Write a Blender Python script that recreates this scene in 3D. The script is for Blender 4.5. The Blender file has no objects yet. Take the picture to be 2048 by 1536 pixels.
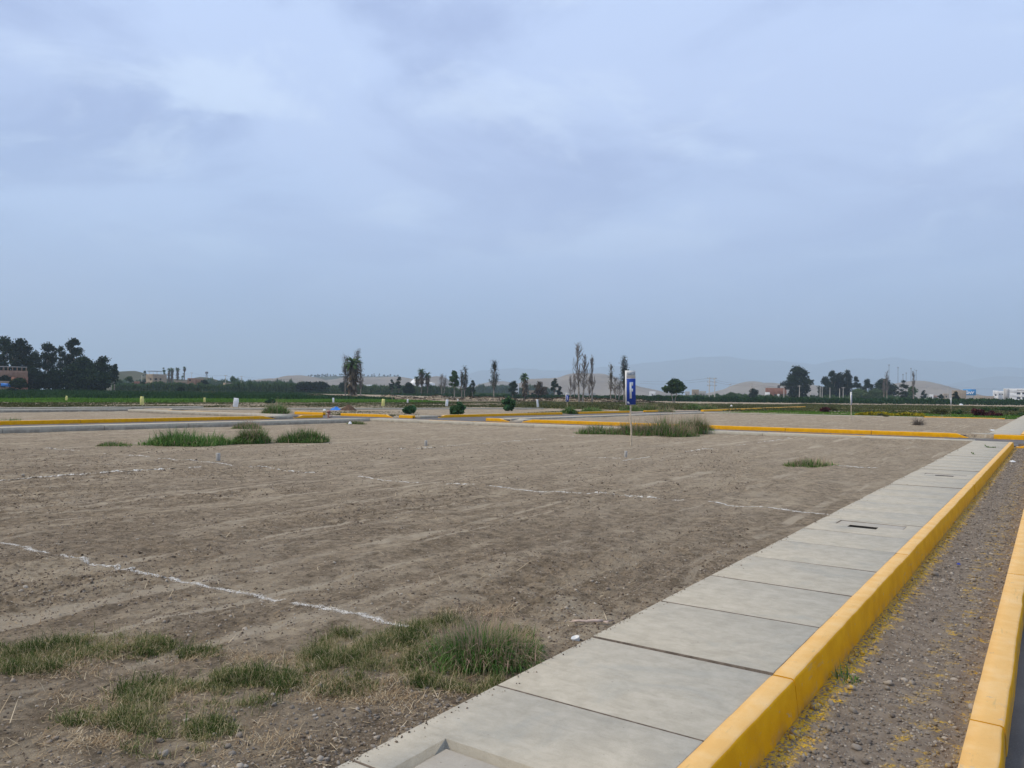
import bpy, math
import numpy as np
from mathutils import Matrix, Vector

# ------------------------------------------------------------------ camera, sky, sun, exposure
SC = bpy.context.scene
C = SC.collection
FPX = 1560.0                      # focal length in photo pixels (photo 2048 wide)
CAMH = 1.5                        # eye height above the pavement top (z = 0)
ROLL = math.atan(.0113)
PITCH = math.atan(22 / FPX)
YAW = math.atan(1079 / FPX)       # the pavement runs along +Y; the camera looks to the left of it

def _axes():
    f = Vector((0, math.cos(PITCH), math.sin(PITCH))); r = Vector((1, 0, 0)); u = r.cross(f)
    c, s = math.cos(ROLL), math.sin(ROLL)
    r2 = r * c + u * s; u2 = u * c - r * s
    rot = Matrix.Rotation(YAW, 3, 'Z')
    return rot @ r2, rot @ u2, rot @ f
CR, CU, CF = _axes()
cam_d = bpy.data.cameras.new('camera')
cam_d.sensor_width = 36.0
cam_d.lens = 36.0 * FPX / 2048.0
cam_d.clip_start = 0.05
cam_d.clip_end = 60000
cam = bpy.data.objects.new('camera', cam_d)
C.objects.link(cam)
cam.matrix_world = Matrix(((CR.x, CU.x, -CF.x, 0), (CR.y, CU.y, -CF.y, 0), (CR.z, CU.z, -CF.z, CAMH), (0, 0, 0, 1)))
SC.camera = cam

SUN_EL, SUN_AZ = math.radians(52), math.radians(232)     # azimuth clockwise from +Y: behind and left of the camera
world = bpy.data.worlds.new('World')
SC.world = world
world.use_nodes = True
def build_world():
    nt = world.node_tree; nt.nodes.clear()
    N, L = nt.nodes.new, nt.links.new
    tc = N('ShaderNodeTexCoord')
    sep = N('ShaderNodeSeparateXYZ'); L(tc.outputs['Generated'], sep.inputs[0])
    def m(op, a, b=None, c=None):
        n = N('ShaderNodeMath'); n.operation = op
        for i, v in enumerate((a, b, c)):
            if v is None: continue
            if isinstance(v, (int, float)): n.inputs[i].default_value = v
            else: L(v, n.inputs[i])
        return n.outputs[0]
    z = m('MAXIMUM', sep.outputs[2], 0.0)
    den = m('ADD', z, 0.16)
    cx = m('DIVIDE', sep.outputs[0], den); cy = m('DIVIDE', sep.outputs[1], den)
    comb = N('ShaderNodeCombineXYZ'); L(cx, comb.inputs[0]); L(cy, comb.inputs[1]); comb.inputs[2].default_value = 3.7
    def noise(scale, detail, rough, dist, off):
        mp = N('ShaderNodeMapping'); mp.inputs['Location'].default_value = off; L(comb.outputs[0], mp.inputs[0])
        n = N('ShaderNodeTexNoise'); n.inputs['Scale'].default_value = scale; n.inputs['Detail'].default_value = detail
        n.inputs['Roughness'].default_value = rough; n.inputs['Distortion'].default_value = dist
        L(mp.outputs[0], n.inputs['Vector']); return n.outputs['Fac']
    def ramp(src, stops, interp='LINEAR'):
        r = N('ShaderNodeValToRGB'); r.color_ramp.interpolation = interp
        el = r.color_ramp.elements
        while len(el) < len(stops): el.new(.5)
        for e, (p, c) in zip(el, stops): e.position = p; e.color = (*c, 1)
        L(src, r.inputs[0]); return r.outputs[0]
    def mix(fac, a, b, mode='MIX'):
        n = N('ShaderNodeMix'); n.data_type = 'RGBA'; n.blend_type = mode
        if isinstance(fac, (int, float)): n.inputs[0].default_value = fac
        else: L(fac, n.inputs[0])
        L(a, n.inputs[6])
        if isinstance(b, tuple): n.inputs[7].default_value = (*b, 1)
        else: L(b, n.inputs[7])
        return n.outputs[2]
    # overcast veil: grey-blue towards the horizon, paler higher up (radiance values, x10, scaled by strength 0.1)
    base = ramp(z, [(0.0, (.285, .385, .61)), (.09, (.315, .42, .65)), (.20, (.42, .535, .775)), (.40, (.475, .595, .845)), (1, (.48, .595, .84))])
    n1 = noise(1.1, 9, .56, .4, (3.95, 1.38, 0))
    dark = ramp(n1, [(.44, (0, 0, 0)), (.64, (1, 1, 1))], 'EASE')
    hi = m('MULTIPLY', dark, ramp(z, [(.08, (0, 0, 0)), (.30, (1, 1, 1))]))
    c1 = mix(m('MULTIPLY', hi, .8), base, (.245, .325, .56))
    n2 = noise(2.2, 8, .6, .4, (15.1, 8.2, 0))
    pale = m('MULTIPLY', ramp(n2, [(.49, (0, 0, 0)), (.66, (1, 1, 1))], 'EASE'), ramp(z, [(.12, (0, 0, 0)), (.32, (1, 1, 1))]))
    c2 = mix(m('MULTIPLY', pale, .55), c1, (.66, .78, .93))
    n3 = noise(.5, 3, .5, .2, (7.7, 5.0, 0))
    c2 = mix(m('MULTIPLY', ramp(n3, [(.35, (0, 0, 0)), (.7, (1, 1, 1))], 'EASE'), .34), c2, (.48, .535, .745))
    sc10 = N('ShaderNodeVectorMath'); sc10.operation = 'SCALE'; L(c2, sc10.inputs[0]); sc10.inputs['Scale'].default_value = 8.2
    sky = N('ShaderNodeTexSky'); sky.sky_type = 'NISHITA'; sky.sun_disc = False
    sky.sun_elevation = SUN_EL; sky.sun_rotation = SUN_AZ; sky.air_density = 1.0; sky.dust_density = 3.0; sky.ozone_density = 1.0
    fin = mix(.10, sc10.outputs[0], sky.outputs[0])
    bg = N('ShaderNodeBackground'); bg.inputs['Strength'].default_value = 0.1
    L(fin, bg.inputs['Color'])
    out = N('ShaderNodeOutputWorld'); L(bg.outputs[0], out.inputs['Surface'])
build_world()
sun_d = bpy.data.lights.new('sun', 'SUN')
sun_d.energy = 1.5
sun_d.angle = math.radians(10)
sun_d.color = (1.0, .87, .66)
sun = bpy.data.objects.new('sun', sun_d); C.objects.link(sun)
_sd = Vector((math.sin(SUN_AZ) * math.cos(SUN_EL), math.cos(SUN_AZ) * math.cos(SUN_EL), math.sin(SUN_EL)))
sun.rotation_euler = _sd.to_track_quat('Z', 'Y').to_euler()
sun.location = (0, 0, 50)
SC.view_settings.view_transform = 'Standard'
SC.view_settings.look = 'None'
SC.view_settings.exposure = 0.75
SC.view_settings.gamma = 1.0
SC.view_settings.use_curve_mapping = False
SC.cycles.volume_bounces = 1
SC.cycles.max_bounces = 6
SC.cycles.transparent_max_bounces = 8

# ------------------------------------------------------------------ geometry helpers
def hor(px): return 790 + .0113 * (px - 1024)
def at(px, d):
    """ground position seen in photo column px at depth d (metres along the view)"""
    X = (px - 1024) / FPX * d
    c, s = math.cos(YAW), math.sin(YAW)
    return X * c - d * s, X * s + d * c
def zat(px, py, d): return CAMH + (hor(px) - py) / FPX * d
def unp(px, py, z=-.1):
    """ground point under a photo pixel (used to survey where things stand)"""
    d = CR * (px - 1024) + CU * (768 - py) + CF * FPX
    t = (z - CAMH) / d.z
    return d.x * t, d.y * t

def rs(seed): return np.random.default_rng(seed)
def _hash(ix, iy, seed):
    h = (ix.astype(np.int64) * 374761393 + iy.astype(np.int64) * 668265263 + seed * 974634777) & 0x7fffffff
    h = ((h ^ (h >> 13)) * 1274126177) & 0x7fffffff
    return ((h ^ (h >> 16)) & 0xffff) / 65535.0
def vnoise(x, y, seed=0):
    x = np.asarray(x, float); y = np.asarray(y, float)
    ix = np.floor(x); iy = np.floor(y); fx = x - ix; fy = y - iy
    fx = fx * fx * (3 - 2 * fx); fy = fy * fy * (3 - 2 * fy)
    a = _hash(ix, iy, seed); b = _hash(ix + 1, iy, seed); c = _hash(ix, iy + 1, seed); d = _hash(ix + 1, iy + 1, seed)
    return (a * (1 - fx) + b * fx) * (1 - fy) + (c * (1 - fx) + d * fx) * fy - .5
def fbm(x, y, seed=0, octv=4, gain=.5):
    t = 0; a = 1.0; f = 1.0
    for i in range(octv):
        t = t + a * vnoise(np.asarray(x) * f + 17.3 * i, np.asarray(y) * f - 9.1 * i, seed + i); a *= gain; f *= 2.03
    return t
def ss(a, b, x):
    t = np.clip((np.asarray(x, float) - a) / (b - a), 0, 1); return t * t * (3 - 2 * t)

def mesh(name, V, F, mat=None, smooth=False, tint=None):
    """V (n,3); F a list of (m,k) index arrays"""
    V = np.ascontiguousarray(V, dtype=np.float32)
    if isinstance(F, np.ndarray): F = [F]
    F = [np.asarray(f, dtype=np.int32) for f in F if len(f)]
    me = bpy.data.meshes.new(name)
    nl = sum(f.size for f in F); npoly = sum(len(f) for f in F)
    me.vertices.add(len(V)); me.vertices.foreach_set('co', V.ravel())
    me.loops.add(nl); me.loops.foreach_set('vertex_index', np.concatenate([f.ravel() for f in F]))
    st = []; o = 0
    for f in F:
        k = f.shape[1]; st.append(np.arange(len(f)) * k + o); o += f.size
    me.polygons.add(npoly); me.polygons.foreach_set('loop_start', np.concatenate(st).astype(np.int32))
    if smooth: me.polygons.foreach_set('use_smooth', np.ones(npoly, dtype=bool))
    if tint is not None:
        at_ = me.attributes.new('tint', 'FLOAT', 'POINT'); at_.data.foreach_set('value', np.ascontiguousarray(tint, dtype=np.float32))
    me.update(calc_edges=True); me.validate()
    if mat: me.materials.append(mat)
    return me

class MB:
    """collects shapes into one mesh"""
    def __init__(s): s.V = []; s.F = {3: [], 4: []}; s.n = 0; s.T = []
    def add(s, V, F, t=0.5):
        V = np.asarray(V, float)
        for f in (F if isinstance(F, list) else [F]):
            f = np.asarray(f)
            if len(f): s.F[f.shape[1]].append(f + s.n)
        s.V.append(V); s.n += len(V)
        s.T.append(np.full(len(V), t) if np.isscalar(t) else np.asarray(t))
        return s
    def box(s, x0, x1, y0, y1, z0, z1, bev=0, t=.5):
        if bev <= 0:
            V = [(x, y, z) for z in (z0, z1) for y in (y0, y1) for x in (x0, x1)]
            F = np.array([(0, 2, 3, 1), (4, 5, 7, 6), (0, 1, 5, 4), (2, 6, 7, 3), (0, 4, 6, 2), (1, 3, 7, 5)])
            return s.add(V, F, t)
        b = bev
        def ring(z, i): return [(x0 + i, y0 + i, z), (x1 - i, y0 + i, z), (x1 - i, y1 - i, z), (x0 + i, y1 - i, z)]
        V = ring(z0, 0) + ring(z1 - b, 0) + ring(z1 - b * .3, b * .3) + ring(z1, b)
        F = [(3, 2, 1, 0), (12, 13, 14, 15)]
        for r in range(3):
            for i in range(4):
                j = (i + 1) % 4; F.append((r * 4 + i, r * 4 + j, r * 4 + 4 + j, r * 4 + 4 + i))
        return s.add(V, np.array(F), t)
    def tube(s, pts, rad, k=6, cap=True, t=.5):
        pts = np.asarray(pts, float); n = len(pts)
        rad = np.full(n, rad) if np.isscalar(rad) else np.asarray(rad, float)
        d = np.gradient(pts, axis=0); d /= np.maximum(np.linalg.norm(d, axis=1, keepdims=True), 1e-9)
        up = np.where(np.abs(d[:, 2:3]) > .9, np.array([[1., 0, 0]]), np.array([[0, 0, 1.]]))
        a = np.cross(d, up); a /= np.linalg.norm(a, axis=1, keepdims=True); b = np.cross(d, a)
        ang = np.arange(k) / k * 2 * math.pi
        V = pts[:, None] + rad[:, None, None] * (np.cos(ang)[None, :, None] * a[:, None] + np.sin(ang)[None, :, None] * b[:, None])
        V = V.reshape(-1, 3)
        i = np.arange(n - 1)[:, None] * k; j = np.arange(k)[None]; j2 = (j + 1) % k
        F = np.stack([i + j, i + j2, i + k + j2, i + k + j], -1).reshape(-1, 4)
        Fs = [F]
        if cap and k in (3, 4):
            Fs.append(np.array([[(n - 1) * k + q for q in range(k)]]))
        elif cap:
            V = np.vstack([V, pts[-1:]]); c = len(V) - 1
            Fs.append(np.array([[(n - 1) * k + q, (n - 1) * k + (q + 1) % k, c] for q in range(k)]))
        return s.add(V, Fs, t)
    def arrays(s):
        return np.vstack(s.V), [np.vstack(f) for f in s.F.values() if f], np.concatenate(s.T)
    def me(s, name, mat, smooth=False):
        V, F, T = s.arrays(); return mesh(name, V, F, mat, smooth, T)

def link(name, me, parent=None, loc=None):
    o = bpy.data.objects.new(name, me); C.objects.link(o)
    if parent: o.parent = parent
    if loc is not None: o.location = loc
    return o
def tag(o, label=None, cat=None, group=None, kind=None):
    if label: o['label'] = label
    if cat: o['category'] = cat
    if group: o['group'] = group
    if kind: o['kind'] = kind
    return o
def thing(name, label, cat, loc=(0, 0, 0), rz=0, group=None):
    o = bpy.data.objects.new(name, None); C.objects.link(o)
    o.location = loc; o.rotation_euler = (0, 0, rz); o.empty_display_size = .2
    return tag(o, label, cat, group)
def copy_tree(o, parent=None):
    c = o.copy(); C.objects.link(c); c.parent = parent
    for ch in o.children: copy_tree(ch, c)
    return c

# ------------------------------------------------------------------ materials
class G:
    def __init__(s, name):
        s.m = bpy.data.materials.new(name); s.m.use_nodes = True
        s.nt = s.m.node_tree; s.nt.nodes.clear()
        s.out = s.n('ShaderNodeOutputMaterial')
    def n(s, t, **kw):
        n = s.nt.nodes.new(t)
        for k, v in kw.items(): setattr(n, k, v)
        return n
    def L(s, a, b): s.nt.links.new(a, b)
    def pos(s, obj=False):
        return s.n('ShaderNodeTexCoord').outputs['Object'] if obj else s.n('ShaderNodeNewGeometry').outputs['Position']
    def mapv(s, v, scale=(1, 1, 1), loc=(0, 0, 0)):
        mp = s.n('ShaderNodeMapping'); mp.inputs['Scale'].default_value = scale; mp.inputs['Location'].default_value = loc
        s.L(v, mp.inputs[0]); return mp.outputs[0]
    def noise(s, v, scale, detail=4, rough=.55, dist=0):
        n = s.n('ShaderNodeTexNoise'); n.inputs['Scale'].default_value = scale; n.inputs['Detail'].default_value = detail
        n.inputs['Roughness'].default_value = rough; n.inputs['Distortion'].default_value = dist
        s.L(v, n.inputs['Vector']); return n.outputs['Fac']
    def math(s, op, a, b=None, c=None, clamp=False):
        n = s.n('ShaderNodeMath', operation=op, use_clamp=clamp)
        for i, v in enumerate((a, b, c)):
            if v is None: continue
            if isinstance(v, (int, float)): n.inputs[i].default_value = v
            else: s.L(v, n.inputs[i])
        return n.outputs[0]
    def step(s, v, a, b):
        n = s.n('ShaderNodeMapRange', interpolation_type='SMOOTHSTEP')
        n.inputs['From Min'].default_value = a; n.inputs['From Max'].default_value = b
        s.L(v, n.inputs['Value']); return n.outputs['Result']
    def ramp(s, v, stops):
        r = s.n('ShaderNodeValToRGB'); el = r.color_ramp.elements
        while len(el) < len(stops): el.new(.5)
        for e, (p, c) in zip(el, stops): e.position = p; e.color = (*c, 1)
        s.L(v, r.inputs[0]); return r.outputs[0]
    def mix(s, f, a, b, mode='MIX'):
        n = s.n('ShaderNodeMix', data_type='RGBA', blend_type=mode)
        for i, v in ((0, f), (6, a), (7, b)):
            if isinstance(v, (int, float)): n.inputs[i].default_value = v
            elif isinstance(v, tuple): n.inputs[i].default_value = (*v, 1)
            else: s.L(v, n.inputs[i])
        return n.outputs[2]
    def attr(s, name='tint'): return s.n('ShaderNodeAttribute', attribute_name=name).outputs['Fac']
    def rnd(s): return s.n('ShaderNodeObjectInfo').outputs['Random']
    def bump(s, h, strength=.5, dist=.01, normal=None):
        b = s.n('ShaderNodeBump'); b.inputs['Strength'].default_value = strength; b.inputs['Distance'].default_value = dist
        s.L(h, b.inputs['Height'])
        if normal is not None: s.L(normal, b.inputs['Normal'])
        return b.outputs[0]
    def bsdf(s, col, rough=.9, normal=None, spec=.3, metal=0):
        p = s.n('ShaderNodeBsdfPrincipled')
        if isinstance(col, tuple): p.inputs['Base Color'].default_value = (*col, 1)
        else: s.L(col, p.inputs['Base Color'])
        if isinstance(rough, (int, float)): p.inputs['Roughness'].default_value = rough
        else: s.L(rough, p.inputs['Roughness'])
        p.inputs['Specular IOR Level'].default_value = spec; p.inputs['Metallic'].default_value = metal
        if normal is not None: s.L(normal, p.inputs['Normal'])
        s.L(p.outputs[0], s.out.inputs['Surface']); return s.m
    def leaf(s, col, trans=.3):
        d = s.n('ShaderNodeBsdfDiffuse'); t = s.n('ShaderNodeBsdfTranslucent'); mx = s.n('ShaderNodeMixShader')
        s.L(col, d.inputs[0]); s.L(col, t.inputs[0]); mx.inputs[0].default_value = trans
        s.L(d.outputs[0], mx.inputs[1]); s.L(t.outputs[0], mx.inputs[2]); s.L(mx.outputs[0], s.out.inputs['Surface']); return s.m

def sc3(c, k): return tuple(min(1, v * k) for v in c)
def plain(name, col, rough=.85, var=.25, scale=6, spec=.25, bumpd=0, bscale=40):
    g = G(name); p = g.pos(True)
    n = g.noise(p, scale, 5)
    c = g.mix(g.step(n, .3, .7), sc3(col, 1 - var), sc3(col, 1 + var))
    nm = g.bump(g.noise(p, bscale, 3), .6, bumpd) if bumpd else None
    return g.bsdf(c, rough, nm, spec)
def leafmat(name, stops, trans=.3, objvar=.25):
    g = G(name); c = g.ramp(g.attr(), stops)
    r = g.rnd(); hv = g.math('MULTIPLY_ADD', r, 2 * objvar, 1 - objvar)
    cc = g.n('ShaderNodeCombineColor'); g.L(hv, cc.inputs[0]); g.L(hv, cc.inputs[1]); g.L(hv, cc.inputs[2])
    return g.leaf(g.mix(1.0, c, cc.outputs[0], 'MULTIPLY'), trans)

M = {}
def mats():
    # dry lot soil: loose brown earth, paler compacted dust in long grader streaks along Y
    g = G('lot_soil'); p = g.pos()
    big = g.noise(p, .35, 4, .55)
    st = g.noise(g.mapv(p, (1.2, .30, 1)), 1.0, 6, .62, .9)
    st2 = g.noise(g.mapv(p, (3.2, .7, 1), (5, 2, 0)), 1.0, 5, .65, .4)
    fine = g.noise(p, 38, 5, .7)
    mid = g.noise(p, 7, 6, .65)
    pale = g.math('MULTIPLY', g.step(g.math('MULTIPLY_ADD', st, .6, g.math('MULTIPLY', st2, .4)), .47, .60), g.step(mid, .30, .52))
    c = g.mix(g.step(mid, .3, .72), (.178, .138, .095), (.30, .24, .172))
    c = g.mix(g.math('MULTIPLY', pale, .85), c, (.43, .357, .265))
    c = g.mix(g.math('MULTIPLY', g.step(big, .42, .62), .35), c, (.225, .180, .133))
    sy = g.n('ShaderNodeSeparateXYZ'); g.L(p, sy.inputs[0])
    c = g.mix(g.math('MULTIPLY', g.step(g.math('MULTIPLY_ADD', mid, 5.0, sy.outputs[1]), 6, 22), .45), c, (.40, .333, .25))   # soil turns paler further along Y
    c = g.mix(g.math('MULTIPLY', g.step(fine, .55, .75), .45), c, (.12, .092, .068))
    c = g.mix(g.math('MULTIPLY', g.step(g.noise(p, 90, 2, .5), .68, .78), .5), c, (.42, .36, .29))
    fin2 = g.noise(p, 120, 4, .65)
    h = g.math('ADD', g.math('MULTIPLY_ADD', fin2, .35, g.math('MULTIPLY', fine, .8)), g.math('MULTIPLY', mid, 1.2))
    c = g.mix(g.math('MULTIPLY', g.step(g.noise(p, 17, 6, .75), .56, .70), .55), c, (.095, .072, .054))
    cr = g.noise(p, 26, 9, .82, .2); cr2 = g.noise(p, 6.5, 9, .78, .3)
    k = g.math('MULTIPLY_ADD', cr2, .5, g.math('MULTIPLY', cr, .5))
    v = g.math('MULTIPLY_ADD', g.step(k, .38, .60), .95, .58)
    v = g.math('MULTIPLY_ADD', g.math('SUBTRACT', 1.06, v), g.math('MULTIPLY', pale, .6), v)
    cc = g.n('ShaderNodeCombineColor'); [g.L(v, cc.inputs[q]) for q in range(3)]
    c = g.mix(1.0, c, cc.outputs[0], 'MULTIPLY')
    h = g.math('MULTIPLY_ADD', cr, .8, h)
    stk = g.noise(g.mapv(p, (3.4, .085, 1), (3, 7, 0)), 1.0, 5, .5, .6); brk = g.noise(p, .55, 6, .65)
    scf = g.noise(g.mapv(p, (1.5, .8, 1), (9, 1, 0)), 1.1, 8, .66, 1.2)
    c = g.mix(g.math('MULTIPLY', g.step(scf, .56, .63), .65), c, (.45, .38, .29))   # scuffed dusty patches
    c = g.mix(g.math('MULTIPLY', g.math('MULTIPLY', g.step(stk, .58, .64), g.step(brk, .42, .54)), .85), c, (.50, .425, .33))   # smooth wheel and blade marks
    c = g.mix(1.0, c, (.95, .925, .86), 'MULTIPLY')
    nm = g.bump(h, .8, .05)
    M['soil'] = g.bsdf(c, .95, nm, .12)
    # gravelly verge with yellow overspray along both kerbs
    def overspray(g, p, base):
        sx = g.n('ShaderNodeSeparateXYZ'); g.L(p, sx.inputs[0]); x = sx.outputs[0]
        n = g.noise(p, 9, 5, .7); n2 = g.noise(p, 55, 3, .6)
        a = g.math('SUBTRACT', g.math('MULTIPLY_ADD', n, .42, -1.20), x)        # >0 close to the pavement kerb
        m1 = g.math('MULTIPLY', g.math('MULTIPLY', g.step(a, -.03, .05), g.step(n2, .40, .56)), g.step(x, -1.3, -1.25))
        b = g.math('SUBTRACT', .23, g.math('ABSOLUTE', g.math('ADD', x, .50)))
        m2 = g.math('MULTIPLY', g.math('MULTIPLY', g.step(b, -.02, .12), g.step(n, .50, .66)), g.step(n2, .42, .58))
        mk = g.math('MULTIPLY', g.math('MAXIMUM', m1, g.math('MULTIPLY', m2, .75)), g.step(x, -.18, -.28), clamp=True)
        return g.mix(mk, base, (.60, .37, .03))
    g = G('gravel_soil'); p = g.pos()
    mid = g.noise(p, 10, 5, .65); fine = g.noise(p, 60, 4, .7)
    c = g.mix(g.step(mid, .3, .7), (.15, .116, .085), (.245, .20, .15)); c = g.mix(g.math('MULTIPLY', g.step(fine, .5, .75), .5), c, (.30, .255, .20))
    M['verge'] = g.bsdf(overspray(g, p, c), .95, g.bump(fine, .6, .02), .12)
    g = G('stone'); p = g.pos()
    r = g.rnd(); t = g.attr()
    v = g.math('FRACT', g.math('ADD', r, t))
    c = g.ramp(v, [(0, (.12, .10, .08)), (.35, (.21, .178, .14)), (.7, (.28, .245, .20)), (1, (.46, .40, .32))])
    c = g.mix(g.math('MULTIPLY', g.noise(p, 60, 4, .6), .4), c, (.18, .15, .125))
    M['stone'] = g.bsdf(overspray(g, p, c), .85, g.bump(g.noise(p, 80, 3), .4, .006), .25)
    g = G('clod'); p = g.pos(); t = g.attr()
    c = g.ramp(t, [(0, (.095, .07, .05)), (.5, (.20, .155, .112)), (.8, (.30, .24, .18)), (1, (.48, .41, .32))])
    M['clod'] = g.bsdf(c, .95, g.bump(g.noise(p, 120, 3), .5, .006), .1)
    # concrete
    def concrete(name, a, b, k=1.0):
        g = G(name); p = g.pos()
        r = g.rnd()
        n = g.noise(p, 7, 8, .72, .3); n2 = g.noise(g.mapv(p, (2.5, 11, 3)), 2.2, 6, .65, .3); f = g.noise(p, 170, 4, .7)
        c = g.mix(g.step(n, .25, .75), a, b)
        c = g.mix(g.math('MULTIPLY', g.step(n2, .48, .72), .30), c, sc3(a, .80))
        c = g.mix(g.math('MULTIPLY', g.step(g.noise(p, 1.6, 7, .68, .8), .50, .66), .42), c, (.345, .34, .295))
        c = g.mix(g.math('MULTIPLY', g.step(f, .52, .72), .28), c, sc3(a, .78))
        c = g.mix(g.math('MULTIPLY', g.step(g.noise(p, 33, 2, .5), .73, .77), .6), c, (.14, .12, .10))
        c = g.mix(g.math('MULTIPLY', g.math('ABSOLUTE', g.math('SUBTRACT', r, .5)), .22), c, sc3(a, .8))
        sx = g.n('ShaderNodeSeparateXYZ'); g.L(p, sx.inputs[0])      # soil splashed on the exposed back faces
        dirt = g.math('MULTIPLY', g.step(sx.outputs[2], -.03, -.16), g.math('MULTIPLY_ADD', g.step(g.noise(p, 2.5, 5, .6), .35, .65), .45, .35))
        c = g.mix(dirt, c, (.20, .165, .125))
        return g.bsdf(c, .82, g.bump(g.math('MULTIPLY_ADD', f, .6, n2), .4, .006), .08)
    M['concrete'] = concrete('concrete', (.39, .35, .272), (.53, .478, .378))
    M['concrete_old'] = concrete('concrete_rough', (.38, .34, .28), (.46, .42, .345))
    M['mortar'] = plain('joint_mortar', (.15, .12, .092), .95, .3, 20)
    M['hole'] = plain('hole_shade_black', (.02, .018, .016), .95, .3, 10)  # near black, paints the shade inside the meter box openings
    # yellow kerb paint: dusty on the trodden top, cracked
    g = G('yellow_kerb_paint'); p = g.pos()
    ge = g.n('ShaderNodeNewGeometry'); sx = g.n('ShaderNodeSeparateXYZ'); g.L(ge.outputs['True Normal'], sx.inputs[0])
    up = g.step(sx.outputs[2], .5, .9)
    n = g.noise(p, 5, 5, .6); f = g.noise(p, 70, 4, .65)
    c = g.mix(g.step(n, .3, .7), (.71, .330, .002), (.81, .40, .004))
    dust = g.math('MULTIPLY', up, g.math('MULTIPLY_ADD', g.step(n, .35, .7), .25, .45))
    c = g.mix(dust, c, (.76, .56, .32))
    c = g.mix(g.math('MULTIPLY', g.step(f, .64, .72), .5), c, (.45, .33, .17))
    c = g.mix(g.math('MULTIPLY', up, g.math('MULTIPLY', g.step(g.noise(p, 3.3, 5, .7, .5), .66, .70), .6)), c, (.45, .40, .34))
    sz = g.n('ShaderNodeSeparateXYZ'); g.L(p, sz.inputs[0])
    spl = g.math('MULTIPLY', g.step(sz.outputs[2], -.11, -.24), g.step(g.noise(p, 8, 6, .7), .40, .62))
    c = g.mix(g.math('MULTIPLY', spl, .65), c, (.26, .20, .14))
    scf = g.math('MULTIPLY', g.step(g.noise(g.mapv(p, (14, 1.6, 14)), 1.5, 6, .7), .60, .68), .45)
    c = g.mix(scf, c, (.46, .33, .15))
    chip = g.step(g.noise(p, 11, 8, .8), .635, .655)
    c = g.mix(g.math('MULTIPLY', chip, .8), c, (.36, .32, .27))
    M['yellow'] = g.bsdf(c, .75, g.bump(f, .35, .004), .12)
    # asphalt
    g = G('asphalt'); p = g.pos(); f = g.noise(p, 110, 3, .7); n = g.noise(p, 1.2, 5, .6)
    c = g.mix(g.step(n, .3, .7), (.105, .098, .092), (.165, .150, .136)); c = g.mix(g.math('MULTIPLY', g.step(f, .5, .75), .5), c, (.27, .25, .23))
    M['asphalt'] = g.bsdf(c, .9, g.bump(f, .5, .008), .2)
    g = G('lime_powder'); M['chalk'] = g.bsdf(g.ramp(g.attr(), [(0, (.42, .36, .28)), (.5, (.66, .61, .53)), (1, (.84, .81, .74))]), .95, None, .1)
    # plants
    M['grass'] = leafmat('green_grass', [(0, (.036, .062, .015)), (.45, (.098, .145, .042)), (.72, (.18, .21, .075)), (.86, (.38, .32, .165)), (1, (.56, .46, .28))], .35, .08)
    M['straw'] = leafmat('dry_straw', [(0, (0.253, 0.161, 0.086)), (.5, (0.483, 0.356, 0.207)), (1, (0.713, 0.598, 0.414))], .2, .05)
    M['tussock'] = leafmat('tussock_grass', [(0, (0.044, 0.100, 0.028)), (.5, (0.124, 0.250, 0.064)), (.75, (0.260, 0.340, 0.120)), (.88, (0.400, 0.300, 0.200)), (1, (0.600, 0.420, 0.320))], .3, .12)
    M['leaf_dark'] = leafmat('dark_foliage', [(0, (.007, .014, .009)), (.5, (.020, .036, .018)), (1, (.058, .084, .040))], .2, .25)
    M['leaf_mid'] = leafmat('green_foliage', [(0, (0.022, 0.045, 0.018)), (.5, (0.053, 0.098, 0.033)), (1, (0.106, 0.156, 0.056))], .25, .2)
    M['leaf_pale'] = leafmat('pale_cane_foliage', [(0, (0.042, 0.072, 0.031)), (.5, (0.090, 0.138, 0.060)), (1, (0.168, 0.210, 0.102))], .25, .12)
    M['leaf_olive'] = leafmat('olive_weeds', [(0, (0.048, 0.060, 0.022)), (.5, (0.098, 0.108, 0.042)), (1, (0.170, 0.140, 0.075))], .25, .15)
    M['leaf_bright'] = leafmat('bright_crop', [(0, (.05, .11, .016)), (.5, (.095, .20, .028)), (1, (.16, .27, .055))], .25, .1)
    M['leaf_maize'] = leafmat('dark_crop_rows', [(0, (0.014, 0.038, 0.012)), (.5, (0.030, 0.074, 0.024)), (1, (0.068, 0.121, 0.041))], .2, .1)
    M['leaf_brown'] = leafmat('dry_foliage', [(0, (.045, .032, .022)), (.5, (.10, .075, .05)), (1, (.20, .155, .10))], .2, .15)
    M['leaf_castor'] = leafmat('castor_leaf', [(0, (0.027, 0.068, 0.030)), (.5, (0.063, 0.143, 0.060)), (1, (0.128, 0.225, 0.105))], .25, .1)
    M['leaf_yellow'] = leafmat('yellow_shrub', [(0, (.09, .10, .012)), (.5, (.32, .27, .02)), (1, (.55, .42, .04))], .25, .1)
    M['leaf_maroon'] = leafmat('maroon_shrub', [(0, (.03, .012, .014)), (.5, (.085, .026, .03)), (1, (.15, .06, .05))], .2, .1)
    M['bark'] = plain('bark', (.17, .135, .105), .95, .35, 2.5)
    M['bark_pale'] = plain('pale_bark', (.27, .235, .195), .95, .3, 2.0)
    M['twig'] = plain('twig_wood', (.15, .125, .105), .95, .3, 3)
    M['pole_wood'] = plain('stick_wood', (.56, .46, .33), .85, .25, 8)
    M['pole_conc'] = plain('concrete_pole', (.46, .43, .38), .85, .15, 1)
    M['steel'] = plain('galvanised_steel', (.20, .20, .21), .6, .1, 2)
    # man-made
    M['sign_white'] = plain('sign_white', (.80, .80, .78), .5, .05, 3)
    M['sign_grey'] = plain('sign_header', (.70, .70, .67), .5, .04, 3)
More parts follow.
